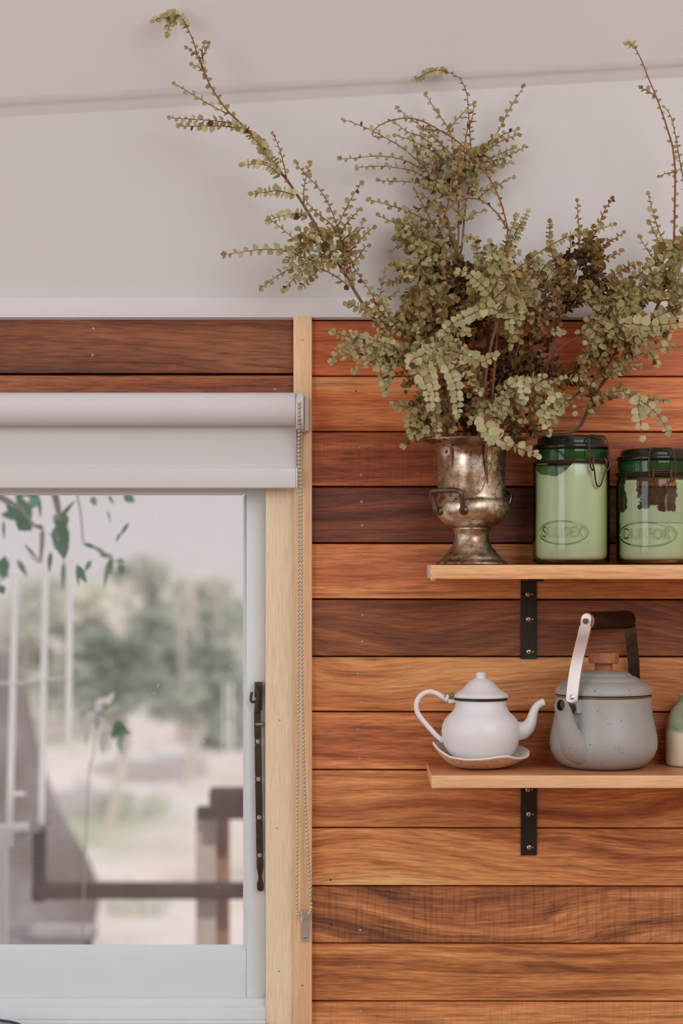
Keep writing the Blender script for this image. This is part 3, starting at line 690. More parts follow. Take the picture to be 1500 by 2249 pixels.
# ------------------------------------------------------------------ white teapot on its dish
ENAMEL = plain('white_enamel', C(218, 214, 213, .8), .38, var=.01)
RIMB = plain('black_rim_enamel', C(34, 34, 30), .3)
BRASS = plain('aged_brass', C(150, 130, 96), .35, .9, .3, 200)
dt = .088; kt = (DIST-dt)/FPX; c = P(1056, 0, dt); c.z = ZL+.0105; y0 = VY-c.z/kt
T = lambda r, y: (r*kt, (y0-y)*kt)
tp = thing('teapot', c, 'small white enamel teapot with hinged lid standing in a rough ceramic dish', 'teapot')
mb = MB(); mb.lathe([T(*q) for q in [(0, y0), (44, y0), (52, y0-2), (64, 1660), (74, 1650), (81, 1637), (85.5, 1621), (86.5, 1606), (85, 1593), (80, 1581), (72, 1571), (64, 1564), (59.5, 1558), (56.5, 1551), (55.5, 1543), (55.5, 1536), (53, 1536), (53, 1550), (0, 1556)]], c, 80); mb.build('body', ENAMEL, tp, sharp=60)
mb = MB(); mb.lathe([T(*q) for q in [(52, 1537.5), (57.5, 1537.5), (58.8, 1536), (58.8, 1533.5), (57, 1532), (50, 1532)]], c, 72); mb.build('rim', RIMB, tp)
mb = MB(); mb.lathe([T(*q) for q in [(0, 1531), (58, 1532), (60.5, 1531), (61.5, 1528.5), (60.5, 1526), (55, 1522), (46, 1517), (37, 1509), (29, 1500), (21, 1493), (14, 1489.5), (11, 1488), (10.2, 1485.5), (11.5, 1482), (11.5, 1479.5), (9.5, 1477), (6, 1475.6), (0, 1475.2)]], c, 72); mb.build('lid', ENAMEL, tp)
def TP(x, y, d=dt): return P(x, y, d)
mb = MB(); cv = curve([TP(*q) for q in [(992, 1541), (980, 1536), (968, 1528), (957, 1522), (945, 1519), (932, 1522), (921, 1531), (915, 1543), (914.5, 1556), (919, 1569), (930, 1584), (944, 1600), (958, 1615), (973, 1627)]], 6); mb.tube(cv, 5.6*kt, 12, up=(0, 1, 0)); mb.build('handle', ENAMEL, tp)
sp_ = [(1122, 1604, 20), (1136, 1605, 20.5), (1147, 1604, 20), (1157, 1598, 17), (1164, 1589, 14), (1168, 1578, 11.5), (1171, 1567, 10), (1175, 1557, 9), (1181, 1549, 8.4), (1189, 1544, 8.2), (1195.5, 1541.5, 8.6)]
pc = curve([TP(x, y) for x, y, r in sp_], 5); rc = curve([(r, 0, 0) for x, y, r in sp_], 5)
mb = MB(); mb.tube(pc, [q.x*kt for q in rc], 20); mb.build('spout', ENAMEL, tp)
mb = MB(); mb.box(TP(984, 0).x, TP(1006, 0).x, -dt-.004, -dt+.004, TP(0, 1543).z, TP(0, 1535).z, .001); mb.tube([TP(980, 1530, dt+.006), TP(980, 1530, dt-.006)], 6*kt, 12); hg = mb.build('hinge', ENAMEL, tp)
mb = MB(); mb.tube([TP(992.5, 1527.5, dt+.0085), TP(992.5, 1527.5, dt-.0085)], 6.3*kt, 14); mb.sphere(TP(992.5, 1527.5, dt+.0095), 3.2*kt, 10, 8); mb.tube([TP(982, 1522, dt+.0065), TP(978, 1526, dt+.0065), TP(977, 1532, dt+.0065)], 1.6*kt, 6); mb.build('hinge_pin', BRASS, hg)
mb = MB(); mb.sphere(TP(1006, 1541, dt+.004), 2.4*kt, 8, 6); mb.sphere(TP(983, 1540, dt+.004), 1.5*kt, 8, 6); mb.build('chipped_enamel', RIMB, hg)
t = NT('stoneware_dish'); t.set(Roughness=.75); v = t.vec()
sep = t.n('SeparateXYZ'); ge = t.n('NewGeometry'); t.l(ge.outputs['Normal'], sep.inputs[0])
clay = t.ramp(t.noise(v, 260, 4), [(.35, A(178, 146, 112)), (.58, A(206, 178, 144)), (.75, A(218, 196, 166))])
t.color(clay); t.bump(t.noise(v, 300, 4), .4, .001); CLAY = t.m
GLAZE = plain('pale_glaze', A(206, 198, 190), .45, var=.03, scale=60)
dd_ = .089; cd = P(1054, 0, dd_); cd.z = ZL+.0003; kd = (DIST-dd_)/FPX
rimh = [(-180, 35), (-165, 33), (-150, 27), (-130, 20), (-110, 17.5), (-90, 18.5), (-70, 21), (-58, 21.5), (-45, 18), (-32, 16.5), (-15, 17), (0, 22), (30, 27), (60, 28), (90, 28), (135, 31), (165, 34), (180, 35)]
def wob(q):
    a = math.degrees(math.atan2(q.y, q.x)); r = math.hypot(q.x, q.y)
    f = lerp_table(rimh, a)/20.0; g = max(0, (r-.03)/.045)
    s_ = 1+.03*math.sin(3*math.radians(a)+1)*g
    return Vector((q.x*s_, q.y*s_, q.z*(1+(f-1)*g)))
out = [(0, 0), (.028, 0), (.040, .0022), (.052, .0068), (.063, .0130), (.0705, .0180), (.0745, .0205)]
inn = [(.0748, .0222), (.0735, .0232), (.0690, .0205), (.061, .0155), (.050, .0100), (.038, .0082), (0, .0080)]
mb = MB(); mb.lathe(out, cd, 96, 0, wob); mb.lathe([out[-1]]+inn, cd, 96, 1, wob)
tag(mb.build('ceramic_dish', [CLAY, GLAZE], sharp=70, origin=cd), 'wavy-edged handmade ceramic dish with bare clay underside beneath the white teapot', 'dish')
# ------------------------------------------------------------------ grey kettle
t = NT('grey_enamel'); t.set(Roughness=.38); v = t.vec()
vo = t.n('TexVoronoi'); vo.inputs['Scale'].default_value = 190; t.l(v, vo.inputs['Vector'])
dots = t.ramp(vo.outputs['Distance'], [(.13, (1, 1, 1)), (.2, (0, 0, 0))]); pick = t.ramp(t.noise(v, 120, 2), [(.55, (0, 0, 0)), (.6, (1, 1, 1))])
t.color(t.mix(t.mix(1, dots, pick, 'MULTIPLY'), A(143, 141, 136), C(62, 54, 48))); GREY = t.m
STEEL = plain('brushed_steel', C(236, 228, 224), .34, .96, .03, 40)
TARN_REFL = plain('tarnished_steel', C(112, 94, 76), .42, .9, .35, 90)  # far strap: specks and tarnish, plus a dark reflection put into the colour
HWOOD = wood('walnut_handle', C(30, 14, 10), C(40, 20, 15), C(54, 28, 20), 41.5, .01, 60, .3, rough=.45)
KWOOD = wood('knob_wood', A(138, 84, 56), A(160, 102, 70), A(178, 120, 86), 43.5, .01, 80, .3, 'Z', rough=.5)
BRIM = plain('bare_rim', C(176, 146, 104), .3, .9, .2)
dk = .086; kk = (DIST-dk)/FPX; ck = P(1325.5, 0, dk); ck.z = ZL+.0003; y0 = 1693.0
K = lambda r, y: (r*kk, (y0-y)*kk)
kt_ = thing('kettle', ck, 'grey speckled enamel kettle with dark wooden bail handle on the lower shelf', 'kettle')
mb = MB(); mb.lathe([K(*q) for q in [(0, y0), (66, y0), (78, y0-1.5), (90, 1686), (102, 1677), (111, 1665), (116.5, 1652), (118, 1639), (117, 1624), (113.5, 1606), (109.5, 1588), (106, 1568), (104.5, 1552), (104, 1537), (102, 1536), (102, 1545), (0, 1550)]], ck, 96); mb.build('body', GREY, kt_, sharp=60)
mb = MB(); mb.lathe([K(*q) for q in [(98, 1537), (105, 1537), (106, 1535), (106, 1533.2), (104, 1532), (98, 1532)]], ck, 96); mb.build('rim', BRIM, kt_)
mb = MB(); mb.lathe([K(*q) for q in [(0, 1530), (103, 1531.5), (105.5, 1530.5), (106.5, 1527), (105.5, 1522), (102, 1516), (96, 1510), (88, 1505), (83, 1503), (80, 1501.5), (78, 1498.5), (74, 1495.5), (66, 1492), (62, 1490.5), (59, 1487), (54, 1484.5), (42, 1481.5), (24, 1480), (0, 1479)]], ck, 96); mb.build('lid', GREY, kt_)
mb = MB(); mb.lathe([K(*q) for q in [(0, 1481), (19.5, 1481), (19.5, 1464), (31.5, 1464), (33.5, 1462), (33.5, 1442), (31.5, 1440), (0, 1440)]], ck, 48); mb.build('knob', KWOOD, kt_)
az = math.radians(40); u = Vector((-math.sin(az), -math.cos(az), 0)); vv = Vector((math.cos(az), -math.sin(az), 0)); ZV = Vector((0, 0, 1))
def KP(rho, h, lat=0.0): return ck+u*rho+ZV*h+vv*lat
lean = lambda h: .0085*(h-.108)/.12
sp_ = [(.052, .030, .020), (.066, .033, .0235), (.079, .040, .0222), (.089, .050, .0188), (.096, .062, .0155), (.1010, .075, .0128), (.1055, .088, .0112), (.1105, .0975, .0102), (.1155, .1012, .0098), (.1185, .1022, .0098)]
pc = curve([KP(a, b) for a, b, r in sp_], 5); rc = [q.x for q in curve([(r, 0, 0) for a, b, r in sp_], 5)]
mb = MB(); mb.tube(pc, rc, 28, cap=False)
e = pc[-1]; tdir = (pc[-1]-pc[-3]).normalized()
mb.lathe([(rc[-1], 0), (rc[-1]-.0005, .0003), (rc[-1]-.0011, 0), (rc[-1]-.0014, -.004)], e, 28, xf=tdir.to_track_quat('Z', 'Y').to_matrix().to_4x4())
mb.build('spout', GREY, kt_)
mb = MB(); mb.tube([e+tdir*.0002, e-tdir*.03], [rc[-1]-.0010, rc[-1]-.0016], 28, cap=False); mb.disc(e-tdir*.03, rc[-1]-.0014, -tdir, .0005, 28); mb.build('spout_mouth', plain('dark_mouth', C(58, 50, 44), .5, .3), kt_)
for sg in (1, -1):
    mb = MB(); hb = .0095
    fx = Matrix.Translation(ck) @ Matrix((vv, u*sg, ZV)).transposed().to_4x4()
    mb.box(-hb, hb, .066, .0862, .088, .108, .0012, 2, xf=fx)
    mb.build('handle_lug', GREY, kt_, smooth=False)
    pth = [(.0868, .1005), (.0866, .108), (.0862, .120), (.084, .140), (.079, .165), (.072, .188), (.0655, .207), (.0620, .220), (.0605, .228), (.0600, .238)]
    cv = curve([KP(sg*a, b, lean(b)) for a, b in pth], 5); n_ = len(cv)
    mb = MB(); 
    hwv = []
    for i in range(n_):
        d0 = (cv[i]-cv[0]).length; d1 = (cv[-1]-cv[i]).length; w_ = .0103
        m_ = min(d0, d1); w_ = w_*math.sqrt(max(.02, 1-(1-min(1, m_/.0103))**2)); 
        if d1 < .02: w_ = min(w_, .0088)
        hwv.append(w_)
    vs = []; fs = []
    for i, p in enumerate(cv):
        tt = (cv[min(i+1, n_-1)]-cv[max(i-1, 0)]).normalized(); nn = tt.cross(vv).normalized()
        for a, b in ((-1, -1), (1, -1), (1, 1), (-1, 1)): vs.append(p+vv*hwv[i]*a+nn*.0009*b)
    for i in range(n_-1):
        for q in range(4): fs.append((i*4+q, i*4+(q+1) % 4, (i+1)*4+(q+1) % 4, (i+1)*4+q))
    fs += [(3, 2, 1, 0), tuple((n_-1)*4+q for q in range(4))]
    mb.add(vs, fs); hs = mb.build('handle_strap', STEEL if sg > 0 else TARN_REFL, kt_, sharp=30)
    mb = MB(); pv = KP(sg*.0868, .1125, lean(.1125)); mb.lathe([(0, .0016), (.003, .0014), (.0045, .0004), (.0048, -.001), (0, -.001)], pv, 20, xf=(u*sg).to_track_quat('Z', 'Y').to_matrix().to_4x4()); mb.build('rivet', STEEL, hs)
    mb = MB(); pv = KP(sg*.0610, .2265, lean(.2265)); mb.tube([pv, pv+u*sg*.0035], .0048, 6); mb.sphere(pv+u*sg*.0045, .0032, 10, 8); mb.build('nut', BRASS, hs)
hr = .0142; h0 = .2265
pr = [(0, -.0590), (hr-.003, -.0590), (hr-.0012, -.0585), (hr, -.056), (hr, .056), (hr-.0012, .0585), (hr-.003, .0590), (0, .0590)]
mb = MB(); mb.lathe(pr, KP(0, h0, lean(h0)), 40, xf=u.to_track_quat('Z', 'Y').to_matrix().to_4x4())
hg_ = mb.build('handle_grip', [HWOOD, KWOOD], kt_, sharp=50)
for p in hg_.data.polygons:
    if abs(p.normal.dot(u)) > .7: p.material_index = 1
# ------------------------------------------------------------------ two-tone pot at the edge
t = NT('two_tone_glaze'); t.set(Roughness=.4); v = t.vec(); sp = t.n('SeparateXYZ'); t.l(v, sp.inputs[0])
zz_ = t.math('ADD', sp.outputs[2], t.math('MULTIPLY', t.noise(v, 60, 3), .006))
gl = t.ramp(t.noise(v, 38, 5), [(.32, A(104, 122, 92)), (.52, A(142, 152, 122)), (.7, A(170, 172, 146))])
t.color(t.mix(t.ramp(zz_, [(.0545, (0, 0, 0)), (.060, (1, 1, 1))]), A(210, 192, 168), gl)); POT = t.m
dm = .052; km = (DIST-dm)/FPX; cm = P(1522, 0, dm); cm.z = ZL+.0003; y0 = VY-cm.z/km
M_ = lambda r, y: (r*km, (y0-y)*km)
mb = MB(); mb.lathe([M_(*q) for q in [(0, y0), (54, y0), (57.5, y0-2), (59, y0-6), (59, 1612), (58, 1595), (55.5, 1580), (51, 1567), (45, 1556), (38, 1547), (33, 1542), (31, 1538), (31, 1528), (33, 1526), (29, 1525), (27, 1540), (0, 1545)]], cm, 64)
tag(mb.build('ceramic_pot', POT, sharp=60, origin=cm), 'green over cream glazed ceramic pot right of the grey kettle, cut off', 'pot')
# ------------------------------------------------------------------ tray rim on the counter below the window
ct = Vector((P(-190, 0, .10).x, -.10, P(0, 2274, .1).z))
tray = thing('tray', ct, 'dark rimmed tray edge in the bottom corner under the window', 'tray')
mb = MB(); rx = .165
ell = [ct+Vector((rx*math.cos(a), .07*math.sin(a), .012)) for a in [2*math.pi*i/72 for i in range(73)]]
mb.tube(ell, .0028, 8); mb.build('rim', plain('dark_rim', C(38, 34, 36), .35), tray)
mb = MB(); mb.lathe([(0, 0), (.9, 0), (1.0, .012), (.985, .012), (.88, .003), (0, .003)], ct, 72, wob=lambda q: Vector((q.x*rx, q.y*.07, q.z))); mb.build('base', plain('tray_blue_grey', C(150, 165, 185), .35), tray)
mb = MB(); mb.box(WXL, X0(582), -.20, -.013, ct.z-.02, ct.z-.0003, .002); tag(mb.build('trim_5', SASHW), 'white ledge under the window', kind='structure')
# ------------------------------------------------------------------ dried leafy branches
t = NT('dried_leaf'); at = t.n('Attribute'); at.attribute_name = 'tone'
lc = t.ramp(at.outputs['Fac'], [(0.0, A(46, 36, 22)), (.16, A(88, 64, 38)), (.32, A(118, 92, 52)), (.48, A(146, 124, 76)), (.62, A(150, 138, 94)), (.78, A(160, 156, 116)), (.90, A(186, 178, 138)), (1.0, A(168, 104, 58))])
vn = t.noise(t.vec(), 420, 3); lc = t.mix(1.0, lc, t.ramp(vn, [(.3, (.86, .85, .82)), (.7, (1.05, 1.05, 1.05))]), 'MULTIPLY')
d_ = t.n('BsdfPrincipled'); d_.inputs['Roughness'].default_value = .62; d_.inputs['Specular IOR Level'].default_value = .25; t.l(lc, d_.inputs['Base Color'])
tl_ = t.n('BsdfTranslucent'); t.l(t.mix(1.0, lc, (1, .93, .72, 1), 'MULTIPLY'), tl_.inputs[0])
mx = t.n('MixShader'); mx.inputs[0].default_value = .34; t.l(d_.outputs[0], mx.inputs[1]); t.l(tl_.outputs[0], mx.inputs[2]); t.l(mx.outputs[0], t.out.inputs['Surface'])
LEAF = t.m
STEM = plain('twig_bark', A(104, 70, 52), .7, var=.25, scale=160, bump=.2)
RSTEM = plain('red_twig', A(120, 62, 42), .6, var=.2, scale=160)
RNG = random.Random(77)
VIEW = Vector((0, 1, 0))
BIG = 1.0; LIFT = 0.0
class Branch:
    def __init__(s, label, base): s.label = label; s.base = base; s.st = MB(); s.lv = []; s.lf = []; s.tone = []
    def leaf(s, p, d, nrm, size, tone):
        d = d.normalized(); x = d.cross(nrm)
        if x.length < 1e-4: return
        x.normalize(); nrm = x.cross(d).normalized()
        o = len(s.lv); w_ = size*RNG.uniform(.44, .54); cup = size*RNG.uniform(.08, .26); curl = size*RNG.uniform(-.06, .16)
        for a, b, c_ in ((0, 0, 0), (-.70, .10, .7), (-1, .43, 1), (-.72, .78, .7), (0, 1.06, 0), (.72, .78, .7), (1, .43, 1), (.70, .10, .7), (0, .5, -.3)):
            s.lv.append(p+d*size*b+x*w_*a+nrm*(cup*c_-curl*b*b))
        for i in range(8): s.lf.append((o+i, o+8, o+(i+1) % 8)); s.tone.append(tone)
    def stem(s, px, d0, d1, r0, r1, red=False):
        n = len(px); pts = curve([P(x, y, d0+(d1-d0)*i/(n-1)) for i, (x, y) in enumerate(px)], 6)
        m = len(pts); s.st.tube(pts, [r0+(r1-r0)*i/(m-1) for i in range(m)], 6, mat=1 if red else 0); return pts
    def leaves(s, pts, pitch, size, tone, spread=.5, ang=.55, dens=1.0, start=0.0, var=.09, opp=False, end=True, face=.8, taper=True):
        L = 0; tot = sum((b-a).length for a, b in zip(pts, pts[1:])); nxt = tot*start; sd = 1
        for a, b in zip(pts, pts[1:]):
            seg = (b-a).length
            if seg < 1e-9: continue
            tg = (b-a)/seg
            while nxt <= L+seg:
                p = a+tg*(nxt-L); f = nxt/max(tot, 1e-6)
                side = tg.cross(VIEW); side = side.normalized() if side.length > .2 else Vector((1, 0, 0)); oth = side.cross(tg)
                for sg in ((1, -1) if opp else (sd,)):
                    if RNG.random() < dens:
                        phi = RNG.uniform(-spread, spread); al = ang+RNG.uniform(-.25, .25)
                        dv = (side*math.cos(phi)*sg+oth*math.sin(phi))*math.cos(al)+tg*math.sin(al)
                        nr = -VIEW*face+Vector((RNG.uniform(-1, 1), RNG.uniform(-1, 1), RNG.uniform(-1, 1)))*(1-face)*1.3+Vector((0, 0, .35))+tg*.15
                        sz = size*RNG.uniform(.8, 1.15)*(1-.35*max(0, f-.6)/.4 if taper else 1)
                        tn = tone+RNG.gauss(0, var)
                        if RNG.random() < .05: tn = RNG.uniform(.1, .3)
                        tn = min(tn, .91)
                        if RNG.random() < .006: tn = 1.0
                        s.leaf(p, dv, nr, sz, min(1, max(0, tn)))
                sd = -sd; nxt += pitch*RNG.uniform(.8, 1.2)
            L += seg
        if end:
            for q in range(2): s.leaf(pts[-1], (pts[-1]-pts[-2]).normalized()+Vector((RNG.uniform(-.5, .5), RNG.uniform(-.3, .3), RNG.uniform(-.5, .5))), -VIEW+Vector((RNG.uniform(-.6, .6), 0, RNG.uniform(-.6, .6))), size*.75, min(.9, max(0, tone+RNG.uniform(-.15, .1))))
    def twig(s, px, d0, d1=None, size=8.5, tone=.5, pitch=5.2, r=.0011, **k):
        """twig from its root to its tip, in photo pixels with the distance from the wall"""
        d1 = d0 if d1 is None else d1
        k.setdefault('spread', 1.15); k.setdefault('face', .45); tone = tone+LIFT if tone > .3 else tone; size *= BIG; pitch *= (1+BIG)/2; pts = s.stem(px, d0, d1, r, .0005, RNG.random() < .5); s.leaves(pts, pitch/1000, size/1000, tone, **k); return pts
    def dense(s, px, d0, d1=None, size=9.5, tone=.62, pitch=3.6, **k):
        pitch *= 1.6; size *= 1.05
        k.setdefault('spread', 1.0); k.setdefault('ang', .4); k.setdefault('face', .5); k.setdefault('opp', True)
        return s.twig(px, d0, d1, size, tone, pitch, **k)
    def fill(s, cx, cy, rx, ry, n, L, da, db, dirv, tone, size=9, jitter=.7, droop=0.0, pitch=4.4, **k):
        for q in range(n):
            while 1:
                ax, ay = RNG.uniform(-1, 1), RNG.uniform(-1, 1)
                if ax*ax+ay*ay <= 1: break
            x, y = cx+ax*rx, cy+ay*ry; an = math.atan2(dirv[1], dirv[0])+RNG.uniform(-jitter, jitter); l = L*RNG.uniform(.6, 1.25)
            dx, dy = math.cos(an)*l, math.sin(an)*l; bow = RNG.uniform(-.18, .18)*l
            d0 = RNG.uniform(da, db)
            s.twig([(x-dx/2, y-dy/2), (x-dy/l*bow, y+dx/l*bow-droop*.3*l), (x+dx/2, y+dy/2+droop*l)], d0, d0+RNG.uniform(-.015, .02), size*1.08, tone+RNG.gauss(0, .05), pitch*1.5, opp=RNG.random() < .5, spread=1.0, var=.12, **k)
    def build(s):
        b = thing('dried_branch', s.base, s.label, 'branch', 'dried leafy branches in the urn')
        s.st.build('stem', [STEM, RSTEM], b)
        me = bpy.data.meshes.new('leaves'); bs = Vector(s.base)
        me.from_pydata([tuple(q-bs) for q in s.lv], [], s.lf); me.materials.append(LEAF)
        me.polygons.foreach_set('use_smooth', [True]*len(me.polygons))
        a = me.attributes.new('tone', 'FLOAT', 'FACE'); a.data.foreach_set('value', s.tone)
        o = bpy.data.objects.new('leaves', me); COL.objects.link(o); o.parent = b; o['kind'] = 'stuff'; return b
UB = lambda x, y, d: P(x, y, d)
BIG = 1.2; LIFT = .13
# --- long branch leaning to the upper left
b = Branch('long branch of round leaves leaning far out to the upper left above the blind', UB(1012, 1080, .10))
b.stem([(1012, 1080), (985, 960), (938, 862), (868, 762), (800, 672), (760, 606), (720, 540), (680, 472), (642, 412), (612, 372), (586, 338), (560, 302), (521, 264)], .10, .12, .0034, .0017)
m = b.stem([(521, 264), (497, 240), (466, 195), (440, 140), (425, 92), (411, 60)], .12, .125, .0016, .0009); b.leaves(m, .0085, .0075, .55, spread=.9)
b.dense([(411, 60), (402, 44), (392, 33), (378, 33), (362, 40), (348, 40), (338, 45)], .125, .13, 7.5, .66, pitch=3.2)
b.dense([(390, 38), (376, 50), (370, 62), (367, 75)], .126, .13, 7, .6, pitch=3.4)
T = b.twig
for px in ([(447, 152), (436, 125), (412, 107)], [(446, 135), (444, 110), (448, 96)], [(455, 168), (440, 150), (424, 142)], [(441, 130), (452, 112), (456, 98)]): T(px, .124, .13, 7, .5, 6)
T([(500, 250), (470, 235), (430, 212), (385, 184)], .12, .12, 7, .58, 7.5)
T([(524, 274), (495, 268), (440, 263), (376, 259)], .12, .13, 8, .62, 4.6); T([(528, 283), (490, 277), (440, 277), (395, 277)], .12, .11, 8, .62, 5)
b.dense([(592, 352), (572, 320), (546, 292), (518, 274)], .124, .13, 8.2, .64, pitch=3.4); b.dense([(610, 372), (590, 338), (566, 305), (540, 286)], .118, .115, 7.6, .58, pitch=3.4)
b.dense([(614, 388), (600, 371), (575, 361), (535, 362)], .122, .128, 8.2, .66, pitch=4)
T([(632, 402), (622, 357), (612, 322), (600, 295)], .12, .115, 6.2, .46, 5)
b.dense([(646, 428), (612, 419), (585, 422), (556, 426)], .122, .13, 8.4, .68, pitch=4.2)
T([(668, 446), (667, 420), (672, 390), (680, 360)], .12, .11, 7, .46, 5.2)
T([(772, 620), (757, 560), (744, 510), (731, 470), (713, 433), (690, 402), (664, 376), (651, 360)], .12, .11, 8, .5, 6.4)
T([(747, 512), (720, 486), (694, 466), (672, 440)], .118, .11, 7.5, .55, 5)
T([(740, 500), (750, 478), (764, 450), (781, 420), (792, 404)], .118, .11, 8, .5, 6.4); T([(750, 510), (760, 492), (774, 476), (788, 462)], .118, .11, 8, .48, 5)
T([(758, 562), (772, 530), (789, 508), (798, 487)], .116, .105, 8, .5, 6); T([(760, 566), (782, 536), (800, 518), (819, 500)], .116, .105, 7, .46, 5.2)
T([(757, 598), (751, 550), (744, 515)], .12, .115, 8, .48, 5); T([(777, 628), (768, 578), (763, 552), (766, 540)], .12, .115, 8, .46, 6)
T([(770, 580), (786, 566), (800, 545), (806, 540)], .116, .11, 8, .5, 4.6)
m = T([(766, 628), (736, 606), (707, 590), (690, 570), (668, 546), (640, 520), (612, 496), (594, 482)], .122, .13, 8.4, .54, 6.4)
b.dense([(674, 476), (652, 468), (640, 470), (612, 476), (590, 484)], .12, .128, 8.6, .68, pitch=4.2)
T([(728, 574), (700, 575), (668, 566), (640, 556), (612, 549), (575, 548), (534, 553), (496, 559)], .124, .13, 9.2, .58, 7.4, spread=.35)
T([(688, 576), (668, 580), (645, 588), (612, 604), (576, 631)], .124, .13, 8.8, .54, 5.4); b.dense([(696, 568), (680, 584), (652, 606), (625, 635)], .124, .13, 8.2, .52, pitch=4.6); b.dense([(704, 586), (690, 602), (676, 614), (663, 629)], .124, .13, 8.2, .52, pitch=4.6)
T([(728, 566), (700, 540), (676, 520), (656, 506)], .122, .128, 8.4, .46, 4.6); T([(740, 582), (712, 560), (688, 550), (660, 548), (622, 550)], .124, .13, 8.6, .52, 4.6)
b.fill(690, 545, 36, 28, 5, 62, .118, .132, (-1, .15), .52, 9.2, .8); b.fill(752, 540, 24, 40, 5, 52, .112, .122, (.5, -1), .47, 8.6, .6); b.fill(706, 514, 26, 14, 3, 44, .115, .125, (-1, -.2), .48, 8.6, .5)
T([(842, 726), (835, 695), (828, 668), (811, 638), (789, 606), (771, 578)], .12, .11, 7.6, .48, 5.4); T([(829, 672), (834, 652), (838, 628), (846, 594)], .118, .112, 7.2, .44, 5.2)
T([(838, 676), (850, 656), (863, 648), (875, 638)], .118, .112, 7.6, .42, 5); T([(858, 760), (848, 728), (842, 705), (832, 668)], .118, .112, 7, .42, 5)
b.dense([(836, 655), (846, 680), (856, 700), (872, 730)], .125, .135, 8.6, .6, pitch=3.4); b.dense([(806, 686), (790, 676), (763, 667)], .124, .13, 8.2, .56, pitch=4)
b.fill(835, 690, 20, 26, 6, 44, .115, .13, (.3, 1), .5, 8)
b.build()
# --- tall centre branch
b = Branch('tallest fan-shaped branch standing at the back centre of the urn', UB(1030, 1080, .07)); T = b.twig
b.stem([(1030, 1080), (1018, 900), (1010, 700), (1003, 600), (1001, 548)], .07, .05, .0034, .0028)
b.stem([(1001, 548), (980, 481), (962, 430), (947, 397), (932, 364), (914, 322), (900, 296)], .05, .035, .0022, .0008)
b.stem([(1004, 550), (1007, 520), (1007, 460), (1010, 400), (1019, 352), (1026, 330)], .05, .035, .002, .0012)
b.stem([(1008, 560), (1014, 544), (1020, 476), (1026, 430), (1040, 372), (1058, 342)], .05, .03, .002, .0011)
T([(1034, 420), (1034, 328), (1029, 250), (1025, 206), (1012, 175), (996, 164), (982, 158)], .04, .03, 7, .44, 6.4)
b.dense([(984, 160), (966, 154), (950, 156), (932, 163), (910, 176)], .03, .035, 7.2, .58, pitch=4.2, dens=.8)
T([(1050, 360), (1070, 325), (1094, 289), (1118, 241), (1136, 212), (1149, 192)], .03, .028, 7.2, .46, 7)
for px, tn, pt in (([(932, 368), (926, 361), (884, 325), (854, 307), (815, 286), (779, 271), (757, 264)], .5, 7.5), ([(942, 390), (938, 385), (908, 361), (866, 346), (818, 343), (779, 347), (749, 349)], .48, 6.6), ([(950, 402), (944, 397), (908, 376), (866, 368), (830, 365), (787, 368)], .48, 6.4),
    ([(962, 430), (956, 421), (932, 406), (902, 400), (868, 398), (834, 397)], .42, 5.4), ([(995, 547), (974, 526), (950, 490), (932, 455), (917, 430), (905, 400)], .42, 6), ([(970, 456), (932, 456), (896, 464)], .44, 5.6), ([(950, 490), (896, 464), (866, 454), (839, 446), (812, 439)], .4, 6.2),
    ([(930, 532), (896, 511), (872, 493), (854, 484), (833, 474)], .42, 6.6), ([(930, 506), (902, 517), (881, 532), (861, 551)], .42, 5.4), ([(1010, 358), (968, 316), (935, 286), (896, 256), (874, 238)], .44, 5.8), ([(1004, 379), (956, 337), (908, 310), (871, 298)], .44, 5.6), ([(998, 346), (989, 292), (971, 262), (950, 232), (937, 210)], .44, 5.6),
    ([(968, 346), (932, 304), (896, 290), (868, 270)], .48, 5.8), ([(980, 296), (990, 280), (1004, 262), (1020, 246)], .46, 6), ([(1019, 332), (1025, 292), (1037, 259), (1041, 230)], .42, 5), ([(1040, 357), (1070, 322), (1100, 298), (1134, 285)], .4, 5.4), ([(1056, 342), (1100, 310), (1137, 297)], .4, 5), ([(1052, 362), (1100, 337), (1127, 325)], .42, 5),
    ([(1064, 358), (1106, 346), (1152, 324)], .44, 5.4), ([(1060, 382), (1088, 364), (1122, 358)], .44, 4.6), ([(1034, 420), (1064, 418), (1094, 406), (1125, 390)], .46, 6), ([(1050, 436), (1070, 420), (1086, 414)], .46, 5.4), ([(1024, 486), (1043, 469), (1062, 464)], .46, 4.6),
    ([(960, 420), (930, 380), (916, 346), (912, 322)], .44, 5.6), ([(1000, 440), (985, 400), (950, 352), (915, 330)], .42, 5.4), ([(1008, 450), (1000, 400), (976, 352), (948, 318)], .42, 5.2), ([(1010, 410), (990, 372), (976, 330), (952, 292)], .42, 5.2), ([(985, 490), (960, 458), (930, 428)], .4, 5), ([(1012, 402), (1030, 366), (1048, 330)], .36, 4.6), ([(1018, 380), (1046, 344), (1078, 312)], .38, 5),
    ([(1004, 500), (1018, 452), (1048, 400)], .4, 5.6), ([(976, 474), (990, 430), (1012, 398)], .42, 5.6), ([(948, 400), (966, 370), (968, 340)], .44, 5.6), ([(940, 380), (924, 330), (930, 300)], .44, 6)):
    T(px, RNG.uniform(.035, .055), RNG.uniform(.02, .06), 7.6, tn+.14, pt)
b.fill(985, 375, 70, 52, 14, 56, .025, .06, (-.6, -1), 0.50, 7.8, 1.1, pitch=5); b.fill(1030, 345, 40, 30, 6, 46, .025, .05, (.8, -.8), 0.46, 7.8, .8); b.fill(990, 455, 44, 50, 7, 46, .03, .06, (-.5, -1), 0.52, 7.6, .9, pitch=5.4)
